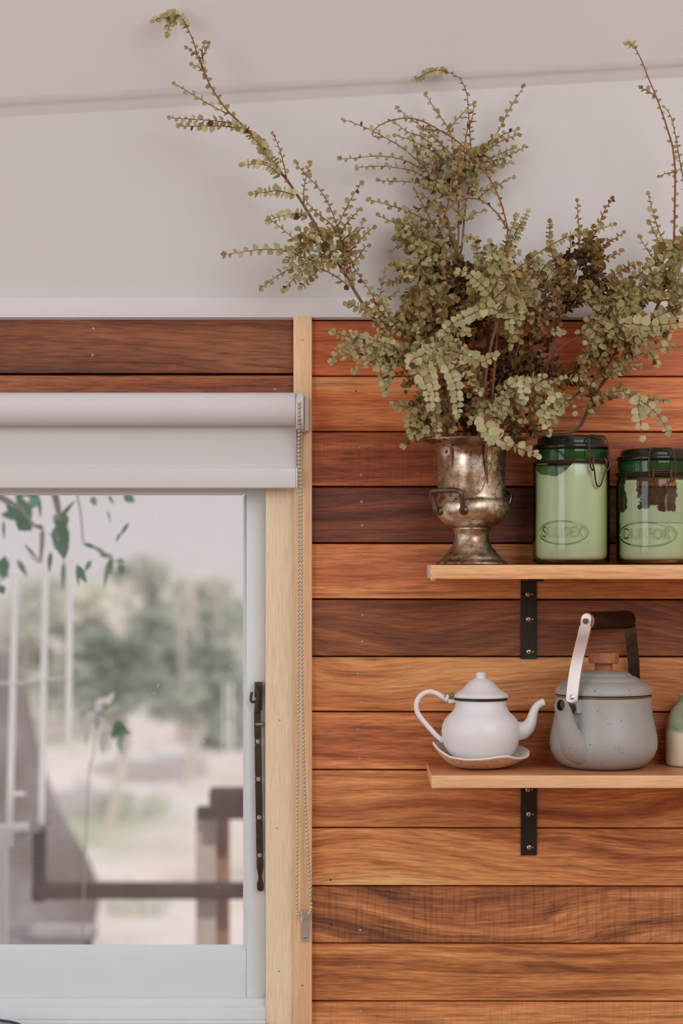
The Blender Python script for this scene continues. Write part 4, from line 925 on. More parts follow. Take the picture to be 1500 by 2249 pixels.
b.fill(920, 535, 42, 34, 18, 54, .04, .08, (-1, -.5), 0.52, 8.6, .8); b.fill(945, 585, 40, 36, 16, 52, .05, .1, (-1, -.6), 0.50, 9, .9); b.fill(985, 600, 40, 60, 20, 52, .04, .08, (-.2, -1), .30, 8.6, 1.0)
for px in ([(960, 606), (926, 601), (893, 597), (862, 582)], [(955, 612), (921, 607), (890, 610), (858, 622)], [(965, 622), (931, 629), (903, 639), (888, 654)], [(965, 690), (940, 683), (917, 671), (894, 668)], [(960, 640), (930, 610), (915, 588), (928, 566)]): T(px, .06, .07, 9, .44, 4.4, opp=True)
b.build()
# --- arching reddish vines
b = Branch('thin reddish arching stems with tiny leaves curling left over the centre', UB(1085, 1080, .12)); T = b.twig
b.stem([(1085, 1080), (1080, 900), (1096, 700), (1110, 590), (1115, 502)], .12, .135, .0024, .0015, True)
for px, s0 in (([(1115, 502), (1100, 445), (1076, 394), (1040, 346), (1004, 310), (965, 286), (932, 268), (902, 260), (869, 262), (842, 271), (823, 284), (818, 297), (829, 302)], 0), ([(1112, 502), (1097, 475), (1070, 448), (1043, 436), (1010, 439), (989, 454), (974, 475), (970, 497)], 0)):
    m = b.stem(px, .135, .14, .0014, .0007, True); b.leaves(m, .0085, .0068, .66, spread=1.2, dens=.75, face=.4); b.leaves(m, .012, .0055, .3, spread=1.2, dens=.4, face=.4)
T([(965, 287), (945, 285), (926, 283)], .138, .14, 6, .4, 3.5)
b.dense([(1103, 586), (1108, 548), (1116, 524), (1134, 477)], .13, .14, 8, .62, pitch=3.4); b.dense([(1106, 600), (1120, 540), (1136, 505), (1158, 468)], .132, .14, 8.4, .66, pitch=3.3); b.dense([(1098, 600), (1112, 565), (1128, 530), (1146, 494)], .125, .13, 8.4, .54, pitch=3.4)
T([(1106, 594), (1122, 572), (1138, 556)], .13, .13, 8, .6, 4.4)
b.dense([(1080, 630), (1083, 590), (1082, 560), (1076, 534)], .135, .14, 8.6, .62, pitch=3.5); b.dense([(1052, 620), (1050, 575), (1046, 540), (1038, 520), (1026, 524)], .12, .125, 8.8, .58, pitch=3.4); b.dense([(1060, 640), (1062, 600), (1060, 572), (1066, 550)], .12, .12, 8.6, .52, pitch=3.6)
b.fill(1085, 590, 34, 40, 12, 50, .11, .15, (.1, -1), .54, 9, .6)
b.build()
BIG = 1.05; LIFT = .06
# --- front centre mass hanging forward
b = Branch('grey-green branch arching over the front centre with rows of flat round leaves', UB(1050, 1080, .14)); T = b.twig
b.stem([(1050, 1080), (1058, 900), (1078, 760), (1100, 690), (1112, 650)], .14, .2, .003, .0016)
fl = dict(spread=.3, face=.9, opp=True, ang=.35)
b.dense([(1098, 690), (1082, 655), (1064, 630), (1043, 611), (1024, 596), (1008, 598)], .19, .2, 11, .66, pitch=5.4, **fl)
b.dense([(1104, 688), (1076, 676), (1046, 685), (1019, 698), (1000, 707), (984, 718), (972, 731)], .2, .215, 11.5, .7, pitch=6, **fl)
b.dense([(1031, 731), (1015, 730), (990, 731), (968, 733)], .2, .2, 10, .7, pitch=4.5)
b.dense([(1090, 620), (1106, 660), (1116, 690), (1120, 724)], .19, .2, 11, .64, pitch=5.4, **fl); b.dense([(1110, 620), (1130, 650), (1138, 680), (1140, 705)], .18, .19, 11, .6, pitch=5.2, **fl); b.dense([(1128, 700), (1128, 730), (1121, 760)], .18, .18, 9, .52, pitch=4.4)
b.fill(1110, 640, 48, 46, 16, 56, .14, .2, (.2, .8), .58, 10.5, 1.3); b.fill(1130, 700, 30, 40, 12, 48, .13, .17, (.1, 1), .5, 9.5, .8); b.fill(1060, 655, 40, 36, 14, 50, .12, .16, (-.6, -.4), .48, 10, 1.2)
b.fill(1150, 620, 30, 40, 10, 50, .1, .15, (.7, -1), .5, 9.5, .7); b.fill(940, 665, 60, 36, 16, 54, .09, .15, (-.6, .5), .46, 9.6, 1.2); b.fill(905, 706, 40, 24, 14, 46, .1, .15, (-.4, .8), .5, 9.4, .9); b.fill(990, 690, 40, 50, 14, 46, .08, .12, (0, 1), .34, 9, 1.2)
b.build()
# --- left front sprays
b = Branch('low branch spreading left with hanging sage green leaf sprays over the urn rim', UB(1000, 1080, .13)); T = b.twig
b.stem([(1000, 1080), (985, 940), (960, 850), (930, 800), (880, 772)], .13, .2, .003, .0014); b.stem([(995, 960), (984, 870), (975, 800), (960, 768)], .14, .22, .0024, .0012)
for px in ([(905, 778), (869, 768), (827, 762), (789, 764), (760, 779), (731, 793)], [(890, 770), (850, 754), (792, 744), (760, 739), (732, 730)], [(800, 746), (784, 741), (774, 731)], [(800, 750), (781, 754), (760, 759), (737, 773)], [(850, 772), (808, 775), (784, 792), (777, 814)], [(860, 776), (821, 790), (806, 802)], [(880, 778), (845, 796), (835, 810), (843, 836), (848, 862)], [(890, 790), (862, 800), (852, 830), (850, 858)]):
    b.dense(px, .19, .215, 10, .70, pitch=4.2)
b.dense([(932, 840), (905, 835), (893, 842), (891, 856)], .15, .15, 9, .5, pitch=4)
T([(945, 800), (907, 808), (869, 822), (862, 826)], .15, .15, 8, .4, 4)
for px in ([(955, 762), (935, 778), (920, 796), (914, 812), (931, 834), (939, 861), (945, 890)], [(960, 765), (944, 785), (939, 803), (946, 830), (952, 855), (956, 872)], [(962, 772), (976, 792), (989, 819), (1002, 851), (1004, 883), (1006, 908)], [(946, 768), (925, 782), (905, 790), (898, 804)]):
    b.dense(px, .215, .245, 11.5, .76, pitch=6, **fl)
b.dense([(972, 772), (990, 785), (1013, 805), (1037, 840), (1053, 860)], .22, .24, 9.5, .72, pitch=5, spread=1.2, face=.3)
b.dense([(970, 770), (997, 772), (1035, 784), (1058, 795), (1086, 781)], .21, .22, 11, .68, pitch=5, **fl); b.dense([(930, 760), (950, 752), (981, 749), (1004, 753), (1021, 764)], .215, .23, 10, .74, pitch=4.2)
for px in ([(930, 870), (912, 880), (901, 920), (902, 955)], [(925, 885), (904, 893), (885, 893), (864, 889)], [(952, 850), (957, 876), (957, 920), (961, 953)], [(940, 890), (928, 907), (917, 930), (904, 950)], [(950, 945), (925, 948), (904, 960), (888, 977)], [(975, 950), (955, 940), (935, 945)]):
    b.dense(px, .19, .2, 9.6, .64, pitch=5, spread=.7, ang=.4)
b.fill(945, 775, 40, 26, 12, 50, .18, .22, (-.3, 1), .62, 10.5, 1.2); b.fill(930, 850, 26, 50, 6, 46, .16, .2, (0, 1), .55, 10, .7); b.fill(860, 785, 30, 22, 10, 46, .17, .2, (-1, .4), .58, 10, .8); b.fill(950, 925, 46, 24, 16, 40, .13, .19, (-.6, .4), .46, 9.6, 1.2)
b.build()
# --- right front arching sprays
b = Branch('pale leaved branch arching over the right urn rim, one spray hanging down', UB(1070, 1080, .14)); T = b.twig
b.stem([(1070, 1080), (1070, 960), (1100, 886), (1118, 852)], .14, .2, .0026, .0012)
b.dense([(1056, 928), (1080, 905), (1101, 880), (1116, 853), (1140, 835), (1168, 829), (1191, 827)], .2, .21, 10, .76, pitch=4.8); b.dense([(1152, 832), (1149, 850), (1152, 870)], .21, .22, 10.5, .8, pitch=5.2, **fl)
b.dense([(1130, 840), (1164, 844), (1200, 853), (1230, 868), (1251, 886), (1260, 904)], .2, .2, 10, .7, pitch=4.8); b.dense([(1232, 874), (1208, 890), (1194, 910), (1199, 930), (1205, 948)], .205, .21, 10.5, .74, pitch=5, **fl); b.dense([(1240, 880), (1226, 900), (1222, 920)], .205, .21, 10, .68, pitch=4.6)
b.dense([(1060, 925), (1068, 940), (1082, 955), (1104, 968), (1116, 974)], .205, .235, 14, .84, pitch=7, **fl); b.twig([(1116, 972), (1134, 982), (1150, 988), (1164, 994), (1178, 1000)], .23, .235, 11, .84, 8, opp=True)
b.dense([(1062, 920), (1070, 945), (1077, 964)], .215, .225, 13, .8, pitch=6, **fl); b.twig([(1077, 960), (1081, 985), (1078, 1029)], .213, .187, 11, .74, 9, spread=.4); b.twig([(1078, 1029), (1069, 1047), (1058, 1076), (1045, 1087)], .172, .167, 8, .66, 13, dens=.7)
b.dense([(1105, 880), (1096, 905), (1090, 930)], .2, .21, 11, .78, pitch=5); b.dense([(1110, 870), (1125, 880), (1161, 895), (1182, 880)], .19, .19, 9.5, .58, pitch=4.4)
b.dense([(1200, 850), (1225, 838), (1245, 832), (1284, 829), (1300, 842)], .17, .17, 8.5, .6, pitch=4.6)
b.fill(1140, 885, 50, 34, 13, 46, .15, .2, (.8, .3), .58, 9.6, 1.2); b.fill(1075, 905, 30, 26, 7, 42, .16, .2, (-.3, .8), .6, 10.5, 1.2); b.fill(1190, 868, 46, 22, 6, 46, .15, .19, (.9, .4), .6, 9.6, .8); b.fill(1140, 930, 40, 18, 10, 40, .11, .16, (.6, .3), .36, 9, 1.2)
b.fill(1050, 880, 20, 40, 6, 40, .15, .18, (.2, -1), .5, 9.6)
b.build()
# --- right tall branch
b = Branch('tall slender branch at the right edge, its bare stem reaching near the ceiling', UB(1075, 1080, .07)); T = b.twig
b.stem([(1075, 1080), (1110, 985), (1190, 955), (1262, 946), (1290, 904), (1308, 864), (1336, 826), (1366, 800), (1396, 768), (1416, 736), (1437, 688), (1455, 646), (1463, 612), (1473, 584), (1477, 556), (1480, 534)], .07, .12, .0034, .0022)
m = b.stem([(1480, 534), (1482, 445), (1483, 398), (1482, 363), (1476, 318), (1467, 288), (1458, 259), (1448, 231), (1435, 197), (1423, 169), (1409, 133), (1394, 104), (1384, 97)], .12, .13, .0018, .0007, True); b.leaves(m, .0088, .0072, .66, spread=1.0, dens=.85)
b.dense([(1394, 106), (1388, 98), (1379, 95)], .13, .13, 8.5, .8, pitch=3.4)
T([(1506, 420), (1498, 380), (1490, 336), (1483, 295), (1473, 256), (1460, 236)], .12, .125, 6.6, .6, 7); T([(1487, 379), (1467, 380), (1450, 386)], .12, .125, 7, .6, 6); T([(1442, 213), (1425, 201), (1409, 194)], .13, .13, 8, .7, 5)
T([(1474, 560), (1454, 524), (1439, 483), (1424, 429)], .12, .125, 9, .66, 6); T([(1470, 566), (1442, 521), (1429, 491)], .12, .125, 11, .66, 7); T([(1464, 604), (1434, 567), (1406, 523)], .12, .125, 8.5, .58, 6); T([(1454, 622), (1439, 602), (1420, 591)], .12, .125, 10, .62, 5)
T([(1450, 626), (1424, 615), (1403, 609)], .12, .125, 8.6, .54, 5); T([(1474, 604), (1488, 562), (1499, 512)], .125, .13, 13, .66, 7, opp=True); T([(1478, 590), (1500, 560), (1520, 520)], .125, .13, 12, .66, 7, opp=True); T([(1455, 650), (1480, 626), (1506, 600)], .125, .13, 11, .62, 6)
b.dense([(1430, 700), (1459, 688), (1478, 680), (1494, 670)], .14, .15, 9.6, .66, pitch=5); b.dense([(1376, 712), (1399, 713), (1430, 716), (1460, 712), (1500, 708)], .16, .17, 13.5, .74, pitch=8.5, **fl); b.dense([(1440, 722), (1458, 726), (1470, 724), (1462, 748)], .16, .165, 11.5, .74, pitch=6)
T([(1336, 826), (1365, 814), (1404, 804)], .12, .13, 8.5, .62, 4.6, opp=True); b.dense([(1380, 790), (1400, 780), (1425, 772), (1455, 763), (1504, 761)], .13, .14, 9, .66, pitch=5.2); b.dense([(1424, 770), (1434, 782), (1440, 792), (1443, 800)], .14, .15, 9, .7, pitch=4.4); b.dense([(1336, 822), (1356, 806), (1372, 800)], .12, .12, 8.5, .56, pitch=4)
T([(1284, 908), (1308, 884), (1332, 871), (1356, 859), (1383, 868), (1404, 877), (1437, 877), (1462, 880)], .12, .15, 10.5, .68, 5.6, opp=True); b.dense([(1404, 878), (1402, 898), (1407, 928), (1411, 956)], .155, .17, 12.5, .82, pitch=8.4, **fl); b.dense([(1408, 879), (1434, 901), (1452, 922), (1465, 947)], .155, .165, 11.5, .76, pitch=8, **fl)
b.fill(1470, 630, 34, 46, 16, 48, .11, .15, (.3, -1), .58, 10, .8); b.fill(1465, 575, 22, 34, 7, 44, .11, .14, (.1, -1), .62, 11, .5); b.fill(1415, 735, 40, 20, 8, 44, .13, .17, (1, 0), .6, 10.5, .8); b.fill(1320, 850, 40, 26, 7, 42, .09, .12, (.8, -.6), .44, 8.6, .8)
b.build()
# --- upright middle right branch
b = Branch('upright branch right of centre above the tall jar with some nearly black leaves', UB(1090, 1080, .08)); T = b.twig
b.stem([(1090, 1080), (1130, 930), (1175, 850), (1206, 797), (1216, 768), (1221, 724), (1231, 686), (1242, 648), (1262, 602), (1271, 570), (1272, 522)], .08, .11, .0032, .0014); b.stem([(1219, 774), (1247, 752), (1277, 739), (1330, 716)], .1, .12, .002, .001)
T([(1272, 522), (1271, 501), (1269, 471), (1268, 444)], .11, .11, 8.2, .38, 5.2); T([(1290, 545), (1318, 486), (1330, 458), (1344, 439)], .11, .105, 8.2, .36, 5.6); T([(1280, 560), (1296, 524), (1304, 500)], .11, .105, 8.6, .34, 4.4, opp=True); T([(1300, 570), (1313, 552), (1335, 534), (1367, 513)], .11, .105, 8.4, .42, 4.6); T([(1297, 577), (1335, 567), (1364, 553)], .11, .11, 8.6, .42, 4.8)
b.dense([(1229, 640), (1222, 590), (1213, 560), (1207, 528), (1207, 490)], .12, .13, 8.8, .46, pitch=4.2); b.dense([(1229, 660), (1206, 623), (1190, 605), (1171, 606)], .12, .125, 9, .42, pitch=4); b.dense([(1222, 600), (1196, 582), (1165, 574)], .13, .13, 9.4, .5, pitch=3.8); b.dense([(1228, 690), (1216, 650), (1202, 632), (1172, 607)], .12, .125, 9, .42, pitch=4)
b.dense([(1130, 594), (1171, 564), (1204, 542), (1237, 524), (1272, 514), (1307, 506), (1346, 494)], .14, .145, 8.2, .66, pitch=4.2, dens=.8)
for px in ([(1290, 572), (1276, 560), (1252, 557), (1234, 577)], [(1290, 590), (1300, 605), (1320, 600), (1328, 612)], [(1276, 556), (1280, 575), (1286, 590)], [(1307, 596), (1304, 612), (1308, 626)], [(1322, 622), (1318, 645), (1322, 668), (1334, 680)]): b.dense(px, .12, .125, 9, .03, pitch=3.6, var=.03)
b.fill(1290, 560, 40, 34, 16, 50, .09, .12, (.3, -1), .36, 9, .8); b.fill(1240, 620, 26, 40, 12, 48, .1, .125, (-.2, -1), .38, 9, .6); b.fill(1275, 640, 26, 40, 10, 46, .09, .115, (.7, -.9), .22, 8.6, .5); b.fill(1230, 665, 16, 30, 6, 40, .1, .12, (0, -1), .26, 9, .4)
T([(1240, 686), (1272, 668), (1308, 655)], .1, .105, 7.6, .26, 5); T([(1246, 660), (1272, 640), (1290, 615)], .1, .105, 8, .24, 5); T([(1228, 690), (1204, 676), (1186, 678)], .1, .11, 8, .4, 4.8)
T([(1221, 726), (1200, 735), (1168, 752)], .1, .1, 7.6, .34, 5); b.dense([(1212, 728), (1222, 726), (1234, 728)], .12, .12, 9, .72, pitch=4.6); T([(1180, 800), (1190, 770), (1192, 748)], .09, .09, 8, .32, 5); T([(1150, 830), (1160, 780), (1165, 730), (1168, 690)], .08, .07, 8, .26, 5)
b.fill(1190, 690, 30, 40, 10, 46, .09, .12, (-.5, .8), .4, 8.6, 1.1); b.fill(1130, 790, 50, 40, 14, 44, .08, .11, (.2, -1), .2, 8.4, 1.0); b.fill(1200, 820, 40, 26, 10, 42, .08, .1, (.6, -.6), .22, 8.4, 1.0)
b.build()
# --- right middle bushy branch
b = Branch('bushy branch filling the right side over the timber boards below the slender stem', UB(1080, 1080, .09)); T = b.twig
b.stem([(1080, 1080), (1120, 970), (1220, 900), (1310, 830), (1352, 770), (1360, 700), (1348, 640), (1330, 610)], .09, .12, .003, .0012)
for px, tn in (([(1340, 672), (1323, 656), (1320, 638), (1315, 597)], .12), ([(1330, 618), (1348, 607), (1376, 587), (1400, 580)], .44), ([(1335, 640), (1358, 625), (1382, 620)], .44), ([(1345, 662), (1376, 653), (1399, 645), (1428, 639)], .54), ([(1320, 650), (1297, 632), (1286, 650)], .46), ([(1362, 690), (1394, 668), (1424, 652)], .58), ([(1350, 712), (1323, 719), (1297, 734), (1286, 748)], .7), ([(1356, 712), (1350, 728), (1358, 746)], .58), ([(1330, 690), (1310, 700), (1292, 700)], .44), ([(1340, 720), (1348, 745), (1362, 765)], .5), ([(1310, 770), (1290, 775), (1276, 792)], .46), ([(1330, 790), (1300, 800), (1280, 812)], .36)):
    b.dense(px, .125, .145, 10, tn, pitch=4.4)
b.fill(1355, 660, 52, 44, 26, 50, .11, .145, (.6, -.5), .54, 10.2, 1.4); b.fill(1320, 725, 44, 22, 16, 44, .11, .145, (-.4, .8), .6, 10, 1.1); b.fill(1390, 690, 36, 24, 14, 46, .12, .15, (.7, .1), .58, 10.4, 1.1); b.fill(1350, 760, 34, 26, 10, 42, .1, .125, (.1, 1), .4, 9, .9); b.fill(1300, 785, 36, 20, 8, 42, .09, .11, (-.6, .6), .36, 8.6, 1.0); b.fill(1420, 620, 22, 30, 6, 42, .12, .14, (.4, -1), .58, 10, .7)
b.fill(1260, 815, 50, 24, 8, 40, .07, .1, (.7, -.4), .24, 8.4, 1.1)
b.build()
# --- brown inner growth
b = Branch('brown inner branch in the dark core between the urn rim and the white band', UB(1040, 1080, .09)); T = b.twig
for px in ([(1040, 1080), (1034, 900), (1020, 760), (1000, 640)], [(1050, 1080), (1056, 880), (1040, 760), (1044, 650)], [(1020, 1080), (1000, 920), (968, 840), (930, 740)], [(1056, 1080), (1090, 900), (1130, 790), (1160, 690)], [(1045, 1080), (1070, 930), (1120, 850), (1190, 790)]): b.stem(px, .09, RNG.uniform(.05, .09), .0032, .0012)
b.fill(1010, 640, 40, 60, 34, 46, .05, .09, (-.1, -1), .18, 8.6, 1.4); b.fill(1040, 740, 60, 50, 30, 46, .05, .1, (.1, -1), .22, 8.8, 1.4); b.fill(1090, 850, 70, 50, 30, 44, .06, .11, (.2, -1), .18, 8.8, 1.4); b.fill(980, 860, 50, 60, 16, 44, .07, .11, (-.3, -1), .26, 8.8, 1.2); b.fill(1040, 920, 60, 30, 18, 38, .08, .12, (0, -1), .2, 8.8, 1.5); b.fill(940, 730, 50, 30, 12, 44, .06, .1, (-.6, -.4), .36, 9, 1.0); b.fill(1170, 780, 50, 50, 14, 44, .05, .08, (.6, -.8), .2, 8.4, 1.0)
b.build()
# ------------------------------------------------------------------ garden beyond the window
GZ = -1.62
t = NT('dry_ground'); t.set(Roughness=.95); v = t.vec()
g = t.ramp(t.noise(v, 1.1, 5), [(.3, A(176, 170, 156)), (.44, A(206, 194, 188)), (.62, A(218, 207, 206))])
g2_ = t.ramp(t.noise(v, .55, 3), [(.56, (0, 0, 0)), (.68, (1, 1, 1))]); t.color(t.mix(g2_, g, A(150, 158, 128)))
t.bump(t.noise(v, 20, 4), .3, .05); GROUND = t.m
def gz(x, y): return -1.62+.052*max(0, y-1)-max(0, y-14)*.06+.05*mnoise.noise((x*.5, y*.5, 2))+max(0, x+1.2)*.05*max(0, min(1, (y-5)/4))
mb = MB(); NX, NY = 40, 50; vs = []; fs = []
for j in range(NY+1):
    y = .5+40*(j/NY)**1.6
    for i in range(NX+1): x = -16+28*i/NX; vs.append((x, y, gz(x, y)))
for j in range(NY):
    for i in range(NX): a = j*(NX+1)+i; fs.append((a, a+1, a+NX+2, a+NX+1))
mb.add(vs, fs); tag(mb.build('ground', GROUND), 'pale dry grass rising beyond the window', kind='structure')
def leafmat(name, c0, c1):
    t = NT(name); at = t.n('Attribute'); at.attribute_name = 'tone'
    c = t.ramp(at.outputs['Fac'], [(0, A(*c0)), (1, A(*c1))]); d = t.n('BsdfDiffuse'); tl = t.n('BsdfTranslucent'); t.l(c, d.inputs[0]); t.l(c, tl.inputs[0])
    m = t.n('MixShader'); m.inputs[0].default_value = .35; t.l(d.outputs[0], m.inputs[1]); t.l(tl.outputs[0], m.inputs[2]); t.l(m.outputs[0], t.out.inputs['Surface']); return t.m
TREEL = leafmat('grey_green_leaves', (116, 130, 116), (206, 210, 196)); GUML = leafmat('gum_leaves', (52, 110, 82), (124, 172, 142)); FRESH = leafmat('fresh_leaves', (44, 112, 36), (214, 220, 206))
BARK = plain('grey_bark', A(170, 162, 152), .9, var=.2, scale=8)
R4 = random.Random(5)
def blade(vs, fs, tn, p, d, nr, L, W, tone):
    d = d.normalized(); x = d.cross(nr)
    if x.length < 1e-3: x = d.cross(Vector((.3, .2, .9)))
    x.normalize(); nn = x.cross(d); o = len(vs)
    for a, b in ((0, 0), (-.8, .22), (-1, .45), (-.55, .75), (0, 1), (.55, .75), (1, .45), (.8, .22)): vs.append(p+d*L*b+x*W*a*.5-nn*L*.08*b*b)
    fs.append((o, o+1, o+2, o+3, o+4)); fs.append((o, o+4, o+5, o+6, o+7)); tn += [tone, tone]
def leafobj(name, vs, fs, tn, mat, parent):
    me = bpy.data.meshes.new(name); bs = Vector(parent['o']); me.from_pydata([tuple(q-bs) for q in vs], [], fs); me.materials.append(mat)
    a = me.attributes.new('tone', 'FLOAT', 'FACE'); a.data.foreach_set('value', tn)
    o = bpy.data.objects.new(name, me); COL.objects.link(o); o.parent = parent; o['kind'] = 'stuff'; return o
def tree(px, dist, top, base, wpx, label, n=1500, lo=.1, hi=.8, clumps=9, name='garden_tree', cat='tree'):
    d = DIST-dist; c = P(px, 0, d); zt = P(0, top, d).z; zb = gz(c.x, c.y)-.05; zl = P(0, base, d).z; wd = wpx*dist/FPX
    r = thing(name, (c.x, c.y, zb), label, cat, 'trees beyond the garden')
    mb = MB(); mb.tube(curve([(c.x, c.y, zb), (c.x+.1, c.y, (zb+zl)/2+.2), (c.x-.05, c.y, (zl+zt)/2)], 5), [.03*(1-.07*i) for i in range(11)], 8)
    for q in range(5):
        a = R4.uniform(0, 6.28); mb.tube([(c.x, c.y, zl*.7+zt*.3-.3), (c.x+math.cos(a)*wd*.5, c.y+math.sin(a)*.6, (zl+zt)/2+R4.uniform(-.2, .6))], [.02, .01], 6)
    mb.build('trunk', plain('pale_bark', A(176, 170, 162), .9, var=.2, scale=8), r)
    vs, fs, tn = [], [], []
    cl = [(c.x+R4.uniform(-.8, .8)*wd, c.y+R4.uniform(-1, 1)*.3, zl+(zt-zl)*R4.uniform(.12, .88), R4.uniform(.28, .5)*wd, R4.uniform(lo, hi)) for q in range(clumps)]
    for q in range(n):
        x, y, z, rr, tb = R4.choice(cl)
        while 1:
            o = Vector((R4.uniform(-1, 1), R4.uniform(-1, 1), R4.uniform(-1, 1)))
            if o.length < 1: break
        p = Vector((x, y, z))+Vector((o.x*rr, o.y*rr*.5, o.z*rr*.8))
        blade(vs, fs, tn, p, Vector((R4.uniform(-1, 1), R4.uniform(-1, 1), R4.uniform(-1, .4))), Vector((R4.uniform(-1, 1), -1, R4.uniform(-.3, 1))), R4.uniform(.10, .2), R4.uniform(.05, .1), min(1, max(0, tb+R4.uniform(-.15, .15))))
    leafobj('crown', vs, fs, tn, TREEL, r)
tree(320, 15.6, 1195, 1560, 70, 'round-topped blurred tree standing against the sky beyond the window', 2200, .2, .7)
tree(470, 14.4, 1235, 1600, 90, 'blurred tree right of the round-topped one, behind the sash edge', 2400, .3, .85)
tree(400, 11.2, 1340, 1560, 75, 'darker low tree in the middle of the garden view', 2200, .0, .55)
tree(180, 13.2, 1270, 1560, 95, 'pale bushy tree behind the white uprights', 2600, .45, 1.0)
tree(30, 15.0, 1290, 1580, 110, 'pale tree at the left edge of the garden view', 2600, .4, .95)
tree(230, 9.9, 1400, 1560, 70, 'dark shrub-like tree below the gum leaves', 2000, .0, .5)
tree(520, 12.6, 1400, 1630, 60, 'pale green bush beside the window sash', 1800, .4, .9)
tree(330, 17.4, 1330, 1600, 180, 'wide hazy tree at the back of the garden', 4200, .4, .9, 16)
for px_, py_, dist_, s_, lb in ((290, 1722, 10.2, .34, 'low green tuft on the dry slope, the upper one'), (300, 1960, 8.2, .22, 'low green tuft on the dry slope near the boulder'), (320, 2062, 7.0, .42, 'green tuft at the foot of the view between boulder and post'), (250, 1850, 8.5, .22, 'faint grey tuft in the middle of the dry slope')):
    d = DIST-dist_; c = P(px_, py_, d); c.z = gz(c.x, c.y)
    r = thing('grass_tuft', c, lb, 'grass', 'tufts on the dry slope'); vs, fs, tn = [], [], []
    for q in range(110): blade(vs, fs, tn, c+Vector((R4.uniform(-1, 1)*s_*.5, R4.uniform(-.3, .3)*s_, 0)), Vector((R4.uniform(-.7, .7), R4.uniform(-.5, .5), 1)), Vector((0, -1, .2)), s_*R4.uniform(.2, .45), .016, R4.uniform(.5, 1))
    leafobj('blades', vs, fs, tn, TREEL, r)
# boulder
d = DIST-7.6; c = P(20, 2062, d); c.z = gz(c.x, c.y)-.05
t = NT('boulder_stone'); t.set(Roughness=.9); v = t.vec()
t.color(t.ramp(t.noise(v, 4, 5), [(.3, A(82, 70, 64)), (.55, A(112, 104, 104)), (.75, A(140, 136, 138))])); t.bump(t.noise(v, 9, 5), .5, .05)
bm = bmesh.new(); bmesh.ops.create_icosphere(bm, subdivisions=4, radius=1)
k_ = 7.6/FPX
prof_ = [(-.05, 215), (.0, 200), (.15, 205), (.3, 196), (.42, 150), (.55, 95), (.7, 60), (.85, 20), (1.0, -30)]
for q in bm.verts:
    h = (q.co.z+1)/2; n_ = mnoise.noise(q.co*1.6)*.10
    hw_ = lerp_table([(0, 205), (.12, 196), (.22, 218), (.34, 190), (.46, 130), (.6, 84), (.8, 46), (1.0, 10)], h)+30
    rr = math.hypot(q.co.x, q.co.y); a = math.atan2(q.co.y, q.co.x); rr2 = (hw_*k_*.92)*(1+n_) if rr > 1e-6 else 0
    fac = min(1, rr/.55)
    q.co = Vector((math.cos(a)*rr2*fac-.03, math.sin(a)*rr2*fac*.8, h*1.18*(1+n_*.3)))
mb = MB(); mb.bm(bm, None, Matrix.Translation(c)); tag(mb.build('boulder', t.m, origin=c), 'big grey brown boulder behind the deck rail outside the window', 'boulder')
# deck and railing
TIMB = wood('dark_decking_timber', A(44, 20, 14), A(58, 30, 22), A(80, 46, 34), 51, .03, 40, .3, rough=.7); POSTL = plain('weathered_post', A(176, 160, 150), .85, var=.1, scale=14); POSTB = plain('brown_post_face', A(140, 98, 76), .8, var=.2, scale=14)
dr = DIST-5.3; kr = 5.3/FPX
rail = thing('deck_railing', P(300, 2140, dr), 'dark timber deck railing with a pale corner post outside the window', 'railing')
def obox(name, x0, x1, y0, y1, depth, mat, dd=0.0):
    mb = MB(); a = P(x0, y1, dr-dd); b_ = P(x1, y0, dr-dd); mb.box(a.x, b_.x, a.y, a.y+depth, a.z, b_.z, .004); return mb.build(name, mat, rail)
obox('bottom_rail', 68, 620, 1944, 1976, .06, TIMB); obox('post', 70, 97, 1826, 1982, .05, TIMB, .004)
obox('post', 430, 474, 1778, 2200, .09, POSTL, .062); obox('post', 472, 501, 1800, 2200, .09, POSTB, .10)
obox('beam', 459, 620, 1736, 1800, .09, TIMB, -.02); obox('beam', 431, 620, 1774, 1800, .05, TIMB, .02)
mb = MB(); a = P(22, 1836, dr); b_ = P(108, 1797, dr); mb.strap([a, b_, b_+Vector((.002, .02, .005))], (0, 1, 0), .10, .014); mb.build('sloping_handrail', plain('weathered_rail_top', A(110, 108, 108), .7, var=.2, scale=20), rail)
# slatted low platform
pl_ = thing('slatted_platform', P(60, 2120, DIST-5.6), 'low weathered slatted platform at the bottom left of the garden view', 'platform'); dp = DIST-5.6
for q in range(5):
    mb = MB(); y_ = 5.35-DIST+q*.085; z_ = P(0, 2087, DIST-5.35).z
    mb.box(P(-150, 0, dp).x, P(190+q*2, 0, dp).x, y_, y_+.062, z_-.02, z_, .003); mb.build('slat', plain('grey_slat%d' % q, A(118+8*q, 112+8*q, 112+8*q), .7, var=.15, scale=12), pl_)
for xq in (-100, 150):
    mb = MB(); mb.box(P(xq, 0, dp).x, P(xq+40, 0, dp).x, 5.36-DIST, 5.73-DIST, gz(-.8, 2.3)-.05, z_-.0203); mb.build('bearer', TIMB, pl_)
